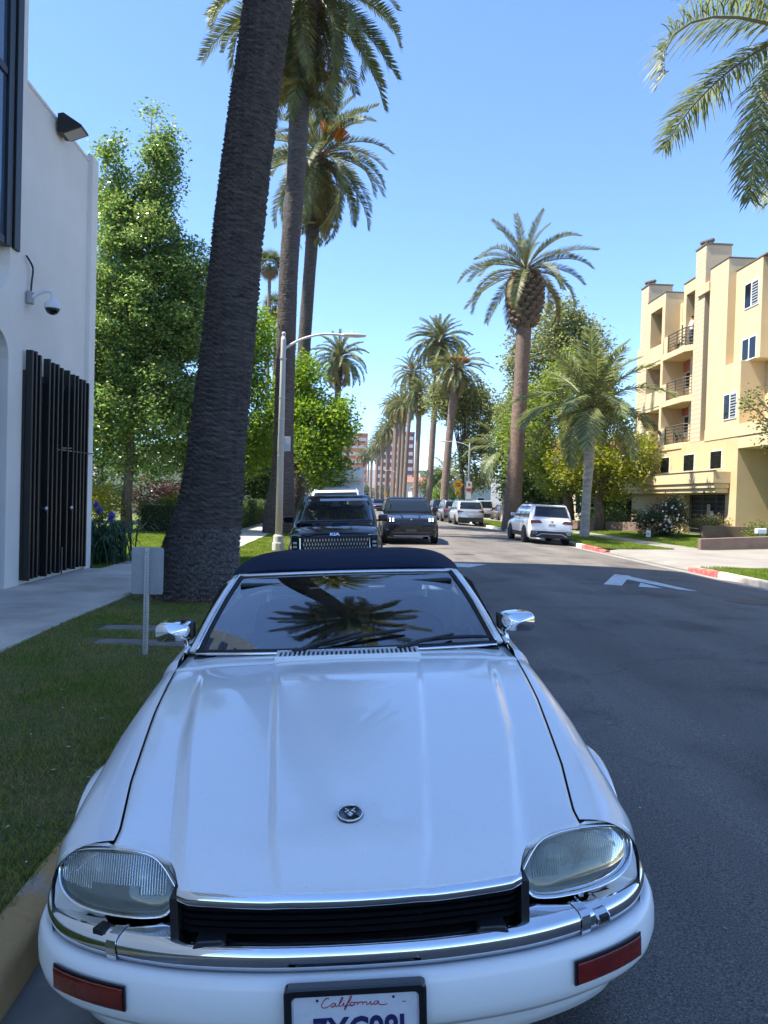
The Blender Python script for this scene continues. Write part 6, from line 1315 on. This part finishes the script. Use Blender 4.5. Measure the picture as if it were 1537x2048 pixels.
grass('grass', 'bright lawn grass on the right verge before the driveway', 9.3, 12, 8, 18.9, 42000, .03, .06, .006, lambda X, Y: .07+X*0, 114, 1, m=SG)
grass('grass', 'bright lawn grass on the right verge by the white parked car', 9.3, 12, 26.4, 60, 60000, .03, .07, .009, lambda X, Y: .07+X*0, 115, 1.4, m=SG)
def zgr(X, Y):
    t = np.clip((X-12.2)/3, 0, 1); return .075+.045*np.maximum(0, X-12.2)*t*t*(3-2*t)*.75
grass('grass', 'bright lawn grass around the rose bush', 13.4, 17.4, 26.8, 46, 60000, .03, .07, .010, zgr, 116, 1.2, m=SG)
# bare ring of litter under the nearest palm, scattered leaf litter
lt = MB(); lr = np.random.default_rng(9)
for k in range(1500):
    a, d = lr.uniform(0, 6.28), lr.uniform(.45, 1.05); x, y = -2.38+d*math.cos(a), 11.3+d*.85*math.sin(a); q = lr.uniform(0, 6.28); l = lr.uniform(.02, .06); e = Vector((math.cos(q), math.sin(q), lr.uniform(-.1, .3)))*l; s = Vector((-e.y, e.x, 0))*.25; p = Vector((x, y, .10+lr.uniform(0, .03))); lt.add([p-s, p+e-s*.4, p+e+s*.4, p+s], [(0, 1, 2, 3)])
tag(lt.build('leaf_litter', mat('dry_litter', (.22, .12, .07), .9, island=.4)), 'brown leaf litter around the base of the nearest palm', 'leaf litter', kind='stuff')
lt = MB()
for k in range(160):
    x, y = lr.uniform(-3.3, -1.3), lr.uniform(2.6, 9); q = lr.uniform(0, 6.28); l = lr.uniform(.01, .035); e = Vector((math.cos(q), math.sin(q), lr.uniform(-.1, .3)))*l; s = Vector((-e.y, e.x, 0))*.3; p = Vector((x, y, gl(x, y)+.035)); lt.add([p-s, p+e*.6-s, p+e, p+e*.6+s], [(0, 1, 2, 3)])
tag(lt.build('leaf_litter', mat('pale_litter', (.42, .37, .30), .9, island=.4)), 'scattered pale dry petals on the near lawn', 'leaf litter', kind='stuff')
lt = MB()
for k in range(240):
    x, y = lr.uniform(-1.05, 8.8), 1.2+9*lr.uniform(0, 1)**1.5
    if -0.95 < x < 1.05: continue
    q = lr.uniform(0, 6.28); l = lr.uniform(.006, .018); e = Vector((math.cos(q), math.sin(q), .2))*l; s = Vector((-e.y, e.x, 0))*.4; p = Vector((x, y, road_z(x)+.006)); lt.add([p-s, p+e-s, p+e+s, p+s], [(0, 1, 2, 3)])
tag(lt.build('road_grit', mat('pale_grit', (.35, .33, .30), .9, island=.5)), 'pale grit and bits of leaf scattered over the asphalt', 'grit', kind='stuff')
# fibrous root mass around the foot of the nearest palm
rf = np.random.default_rng(77); n = 15000; zz = rf.uniform(-.02, 1.15, n)**1.0; th = rf.uniform(0, 6.283, n)
rad = np.interp(zz, [0, .2, .85, 1.2], [.645, .62, .57, .53])-.015; cx = np.interp(zz, [0, .25, .9, 1.55], [-2.40, -2.38, -2.33, -2.19]); P0 = np.stack([cx+rad*np.cos(th), 11.4+rad*np.sin(th), zz], 1)
L = rf.uniform(.03, .09, n); out = np.stack([np.cos(th), np.sin(th), np.zeros(n)], 1); tg = np.stack([-np.sin(th), np.cos(th), np.zeros(n)], 1); dirv = out*rf.uniform(.35, .8, (n, 1))+tg*rf.normal(0, .4, (n, 1))+np.array([0, 0, -1])*rf.uniform(.1, 1.0, (n, 1))
w = tg*.006+np.array([0, 0, .002]); tip = P0+dirv*L[:, None]; V_ = np.stack([P0-w, P0+w, tip+w*.3, tip-w*.3], 1).reshape(-1, 3)
tag(link('root_fibres', np_mesh('root_fibres', V_, np.arange(n*4).reshape(-1, 4), mat('root_fibre', (.17, .15, .14), .95, island=.6))), kind='stuff').parent = None
_p = [o for o in bpy.data.objects if o.name.startswith('date_palm') and 'massive' in o.get('label', '')][0]
_o = [o for o in bpy.data.objects if o.name == 'root_fibres'][0]; _o.parent = _p; _o.matrix_parent_inverse = Matrix.Translation(-Vector(_p.location))
# ================================================================ street furniture
LAMPM = mat('lamp_concrete', (.42, .41, .385), .85, col2=(.50, .49, .46), scale=40, bump=.3, bscale=150, bdist=.003)
def street_lamp(label, x, y, h, arm, seed=0, s=1, plates=True):
    T = thing('street_lamp', label, 'street lamp', (x, y, .05), group='street lamps')
    MB().prism([(.19*math.cos(R_(22.5+45*k)), .19*math.sin(R_(22.5+45*k))) for k in range(8)], 0, .28, 'z').build('lamp_base', LAMPM, T, bevel=.02)
    MB().lathe([(.15, .28), (.15, .46), (.12, .5)], 16).build('lamp_plinth', LAMPM, T, smooth=True, ang=30)
    MB().lathe([(.105, .5), (.072, h-.1), (.06, h)], 16).build('lamp_post', LAMPM, T, smooth=True)
    for z in (h*.45, h*.62, h*.72, h*.9): MB().lathe([(.10, z-.01), (.10, z+.01)], 14).build('post_strap', STEEL, T)
    MB().ball((0, 0, h+.09), .062, 8).build('finial', LAMPM, T, smooth=True); MB().lathe([(.05, h-.02), (.05, h+.05)], 12).build('finial_neck', LAMPM, T)
    AM = mat('lamp_arm_paint', (.60, .60, .57), .45)
    A = MB().tube(catmull([(0, 0, h-.35), (s*arm*.25, 0, h-.05), (s*arm*.55, 0, h+.12), (s*arm*.85, 0, h+.12)], 6), [.035]*19, 8).build('lamp_arm', AM, T, smooth=True)
    H = MB().loft([[(s*px, w*c, h+.12+dz*sn) for c, sn in [(math.cos(2*math.pi*k/10), math.sin(2*math.pi*k/10)) for k in range(10)]] for px, w, dz in ((arm*.82, .04, .04), (arm*.88, .12, .055), (arm*1.05, .14, .06), (arm*1.16, .11, .035), (arm*1.18, .03, .01))], True, True).build('lamp_head', AM, T, smooth=True)
    MB().lathe([(.03, h+.16), (.03, h+.24), (.02, h+.25)], 8, Matrix.Translation((s*arm*.98, 0, 0))).build('photocell', AM, H)
    if plates:
        bx('sign_plate', STEEL, T, -.11, .13, .10, .115, h*.47, h*.47+.42, .004); bx('sign_plate', STEEL, T, .02, .26, .13, .145, h*.47+.02, h*.47+.44, .004)
    return T
street_lamp('concrete street lamp with curved arm between the first two left palms', -2.08, 20.9, 6.15, 2.0)
street_lamp('far street lamp arching over the parked cars on the right', 11.4, 71, 7.3, 2.6, s=-1, plates=False)
street_lamp('small far street lamp beyond the box truck on the left', -1.7, 150, 7.0, 2.2, plates=False, s=-1)
street_lamp('tiny street lamp far up the right palm row', 9.9, 165, 8.0, 2.4, plates=False, s=-1)
def back_sign():
    T = thing('parking_sign', 'blank grey back of a small sign on perforated post in the verge grass', 'sign', (-1.98, 7.15, .05))
    P = MB()
    h = 1.07; p = P.prism([(-.028, .0), (-.020, -.018), (.020, -.018), (.028, 0), (.024, .004), (.016, -.012), (-.016, -.012), (-.024, .004)], 0, h, 'z').build('post', STEEL, T)
    for k in range(34):
        z = .10+.028*k; MB().lathe([(.0045, -.0195), (.0045, -.0185)], 8, Matrix.Translation((0, 0, z)), 'y').build('post_hole', BLACK, p)
    rr = [(cx+.025*math.cos(a), cz+.025*math.sin(a)) for cx, cz, a0 in ((.128, .205, 0), (-.128, .205, 90), (-.128, -.205, 180), (.128, -.205, 270)) for a in [R_(a0+90*k/5) for k in range(6)]]
    MB().prism(rr, .006, .009, 'y', Matrix.Translation((0.005, 0, .845))).build('sign_plate', mat('sign_back_aluminium', (.30, .32, .33), .55, .35, col2=(.36, .38, .39), scale=7), T)
    for z in (.70, .99): MB().lathe([(.007, -.022), (.007, -.016)], 8, Matrix.Translation((0, 0, z)), 'y').build('sign_bolt', STEEL, T)
    return T
back_sign()
YS = mat('sign_yellow', (.80, .36, .01), .5); SB = mat('sign_black', (.01, .01, .01), .5)
FACE = Matrix.Rotation(R_(90), 4, 'X')
def hump_sign(label, x, y, zc, d):
    T = thing('warning_sign', label, 'sign', (x, y, 0)); MB().tube([(0, .03, 0), (0, .03, zc+.3)], .03, 8).build('post', STEEL, T)
    r = d/2; S = MB().prism([(0, -r), (r, 0), (0, r), (-r, 0)], 0, .01, 'y', Matrix.Translation((0, 0, zc))).build('sign_plate', YS, T, bevel=.01)
    MB().loft([[(x_*k, -.004, zc+z_*k) for x_, z_ in ((0, -r), (r, 0), (0, r), (-r, 0))] for k in (.93, .90)]).build('sign_border', SB, S)
    text_obj('sign_text', 'SPEED', d*.17, SB, S, Matrix.Translation((0, -.006, zc+d*.09)) @ FACE, off=.004); text_obj('sign_text', 'HUMP', d*.17, SB, S, Matrix.Translation((0, -.006, zc-d*.09)) @ FACE, off=.004)
    q = d*.20; z2 = zc-r-q*.9
    S2 = MB().box(-q, q, 0, .01, z2-q, z2+q).build('speed_plate', YS, T, bevel=.008); text_obj('speed_text', '15', d*.26, SB, S2, Matrix.Translation((0, -.006, z2+q*.25)) @ FACE, off=.006); text_obj('speed_text', 'MPH', d*.12, SB, S2, Matrix.Translation((0, -.006, z2-q*.55)) @ FACE, off=.003)
    return T
hump_sign('yellow diamond speed hump sign above the row of parked cars', 9.62, 66.0, 3.15, 1.08); hump_sign('small far yellow diamond sign left of the black oncoming car', 9.3, 205, 3.0, 1.15)
def red_sign():
    T = thing('parking_sign', 'white and red parking rule signs on a pole right of the speed hump sign', 'sign', (10.0, 62, 0)); MB().tube([(0, .03, 0), (0, .03, 3.4)], .03, 8).build('post', STEEL, T)
    W = mat('sign_white', (.75, .72, .70), .5); Rr = mat('sign_red', (.55, .05, .05), .5)
    a = MB().box(-.24, .24, 0, .01, 2.45, 3.35).build('sign_plate', W, T, bevel=.008); MB().box(-.22, .22, -.006, -.002, 2.52, 2.78).build('sign_band', Rr, a); bx('sign_band', Rr, a, -.1, .1, -.006, -.002, 3.0, 3.2)
    MB().box(-.2, .2, 0, .01, 1.85, 2.4).build('sign_plate', W, T, bevel=.008)
red_sign()
def standpipe():
    T = thing('standpipe', 'red fire standpipe at the far end of the left pavement', 'hydrant', (-6.05, 49.5, .08)); Rm = mat('hydrant_red', (.45, .02, .02), .4)
    MB().lathe([(.12, 0), (.12, .05), (.07, .06), (.07, .75), (.10, .78), (.10, .95), (.05, 1.02)], 14).build('barrel', Rm, T, smooth=True, ang=30)
    for s in (-1, 1): MB().tube([(0, 0, .72), (s*.16, -.06, .70)], .055, 10).build('outlet', Rm, T)
standpipe()
def lid(label, x0, x1, y0, y1):
    T = thing('utility_cover', label, 'utility cover', ((x0+x1)/2, (y0+y1)/2, .06)); w, d = (x1-x0)/2, (y1-y0)/2; CM = mat('cover_concrete', (.17, .155, .14), .9, col2=(.23, .21, .19), scale=6, bump=.2)
    MB().box(-w, w, -d, d, -.1, .030).build('cover_frame', CM, T, bevel=.008); MB().box(-w+.05, w-.05, -d+.045, d-.045, .02, .038).build('cover_plate', CM, T, bevel=.005); bx('lift_slot', BLACK, T, -.05, .05, -.012, .012, .0385, .0395)
lid('farther rectangular concrete utility cover set in the verge grass', -2.84, -1.78, 8.30, 8.64); lid('nearer rectangular concrete utility cover set in the verge grass', -2.63, -1.64, 7.54, 7.82)
def yard_sign():
    T = thing('yard_sign', 'small white yard sign on the lawn left of the rose bush', 'sign', (13.75, 33.0, .12)); W = mat('yard_white', (.72, .73, .74), .5); MB().tube([(0, 0, 0), (0, 0, .2)], .01, 5).build('stake', STEEL, T); s = MB().box(-.11, .11, 0, .012, .12, .42).build('sign_plate', W, T, bevel=.005); bx('sign_print', mat('grey_print', (.35, .37, .4), .6), s, -.07, .07, -.003, -.001, .2, .32)
yard_sign()
def mailbox():
    T = thing('letter_box', 'small white letter box behind the sloping driveway wall', 'letter box', (15.9, 27.6, .2)); MB().tube([(0, 0, 0), (0, 0, .5)], .03, 6).build('post', STEEL, T); MB().box(-.15, .25, -.1, .1, .5, .72).build('box_body', mat('yard_white', (.72, .73, .74), .5), T, bevel=.03)
mailbox()
def manhole():
    T = thing('manhole_cover', 'round iron manhole cover in the road at the right picture edge', 'manhole cover', (6.9, 12.3, road_z(6.9)+.003)); MB().lathe([(.001, .006), (.30, .006), (.31, .004), (.34, .004), (.35, 0)], 32).build('cover_plate', mat('cast_iron', (.06, .055, .05), .6, .4, col2=(.09, .08, .07), scale=30), T)
    T.rotation_euler = (0, R_(1.0), 0)
manhole()
# person on the top balcony
def person():
    T = thing('person', 'person in a pale top standing at the top balcony railing', 'person', (18.42, 39.35, 10.52), R_(90))
    J = {'hip': (0, 0, .90, .125), 'wst': (0, 0, 1.08, .12), 'chs': (0, .0, 1.28, .145), 'nek': (0, 0, 1.45, .06), 'hed': (0, .02, 1.60, .095), 'top': (0, .02, 1.68, .07),
         'shl': (-.17, 0, 1.38, .06), 'ell': (-.24, .06, 1.12, .045), 'hal': (-.16, .28, 1.05, .035), 'shr': (.17, 0, 1.38, .06), 'elr': (.24, .06, 1.12, .045), 'har': (.16, .28, 1.05, .035),
         'hpl': (-.09, 0, .86, .10), 'knl': (-.10, .02, .48, .065), 'anl': (-.10, 0, .08, .045), 'tol': (-.11, .16, .03, .035), 'hpr': (.09, 0, .86, .10), 'knr': (.10, .02, .48, .065), 'anr': (.10, 0, .08, .045), 'tor': (.11, .16, .03, .035)}
    E_ = [('hip', 'wst'), ('wst', 'chs'), ('chs', 'nek'), ('nek', 'hed'), ('hed', 'top'), ('chs', 'shl'), ('shl', 'ell'), ('ell', 'hal'), ('chs', 'shr'), ('shr', 'elr'), ('elr', 'har'), ('hip', 'hpl'), ('hpl', 'knl'), ('knl', 'anl'), ('anl', 'tol'), ('hip', 'hpr'), ('hpr', 'knr'), ('knr', 'anr'), ('anr', 'tor')]
    K = list(J); me = bpy.data.meshes.new('body'); me.from_pydata([J[k][:3] for k in K], [(K.index(a), K.index(b)) for a, b in E_], []); me.materials.append(SKIN_CLOTH)
    o = link('body', me, T); md = o.modifiers.new('skin', 'SKIN'); s = me.skin_vertices
    if not s: 
        bpy.context.view_layer.objects.active = o
    for i, k in enumerate(K): me.skin_vertices[0].data[i].radius = (J[k][3], J[k][3]*(.8 if k in ('hip', 'wst', 'chs') else 1))
    me.skin_vertices[0].data[0].use_root = True; sb = o.modifiers.new('sub', 'SUBSURF'); sb.levels = 2; sb.render_levels = 2
    MB().ball((0, 0, 1.645), .105, 10).build('hair', mat('brown_hair', (.10, .045, .02), .7), T, smooth=True)
def skin_cloth():
    m = bpy.data.materials.new('person_body'); m.use_nodes = True; nt = m.node_tree; b = nt.nodes['Principled BSDF']; tc = nt.nodes.new('ShaderNodeTexCoord'); sp = nt.nodes.new('ShaderNodeSeparateXYZ'); r = nt.nodes.new('ShaderNodeValToRGB'); r.color_ramp.interpolation = 'CONSTANT'
    dv = nt.nodes.new('ShaderNodeMath'); dv.operation = 'DIVIDE'; dv.inputs[1].default_value = 2.0
    nt.links.new(tc.outputs['Object'], sp.inputs[0]); nt.links.new(sp.outputs[2], dv.inputs[0]); nt.links.new(dv.outputs[0], r.inputs[0]); e = r.color_ramp.elements; e[0].color = (.05, .06, .10, 1); e[1].position = .47; e[1].color = (.62, .52, .44, 1); x = e.new(.72); x.color = (.45, .24, .16, 1)
    nt.links.new(r.outputs[0], b.inputs['Base Color']); b.inputs['Roughness'].default_value = .8; return m
SKIN_CLOTH = skin_cloth(); person()
# ================================================================ air between the street and the hills
def haze_box():
    m = bpy.data.materials.new('air_haze'); m.use_nodes = True; nt = m.node_tree; nt.nodes.clear(); o = nt.nodes.new('ShaderNodeOutputMaterial'); v = nt.nodes.new('ShaderNodeVolumePrincipled')
    v.inputs['Color'].default_value = (.80, .87, 1.0, 1); v.inputs['Density'].default_value = .00010; v.inputs['Anisotropy'].default_value = .2
    nt.links.new(v.outputs[0], o.inputs['Volume']); b = MB().box(-4600, 4600, -1000, 6500, -1.6, 262).build('haze', m); return tag(b, 'thin pale haze in the air over the whole street', 'haze', kind='stuff')
haze_box()
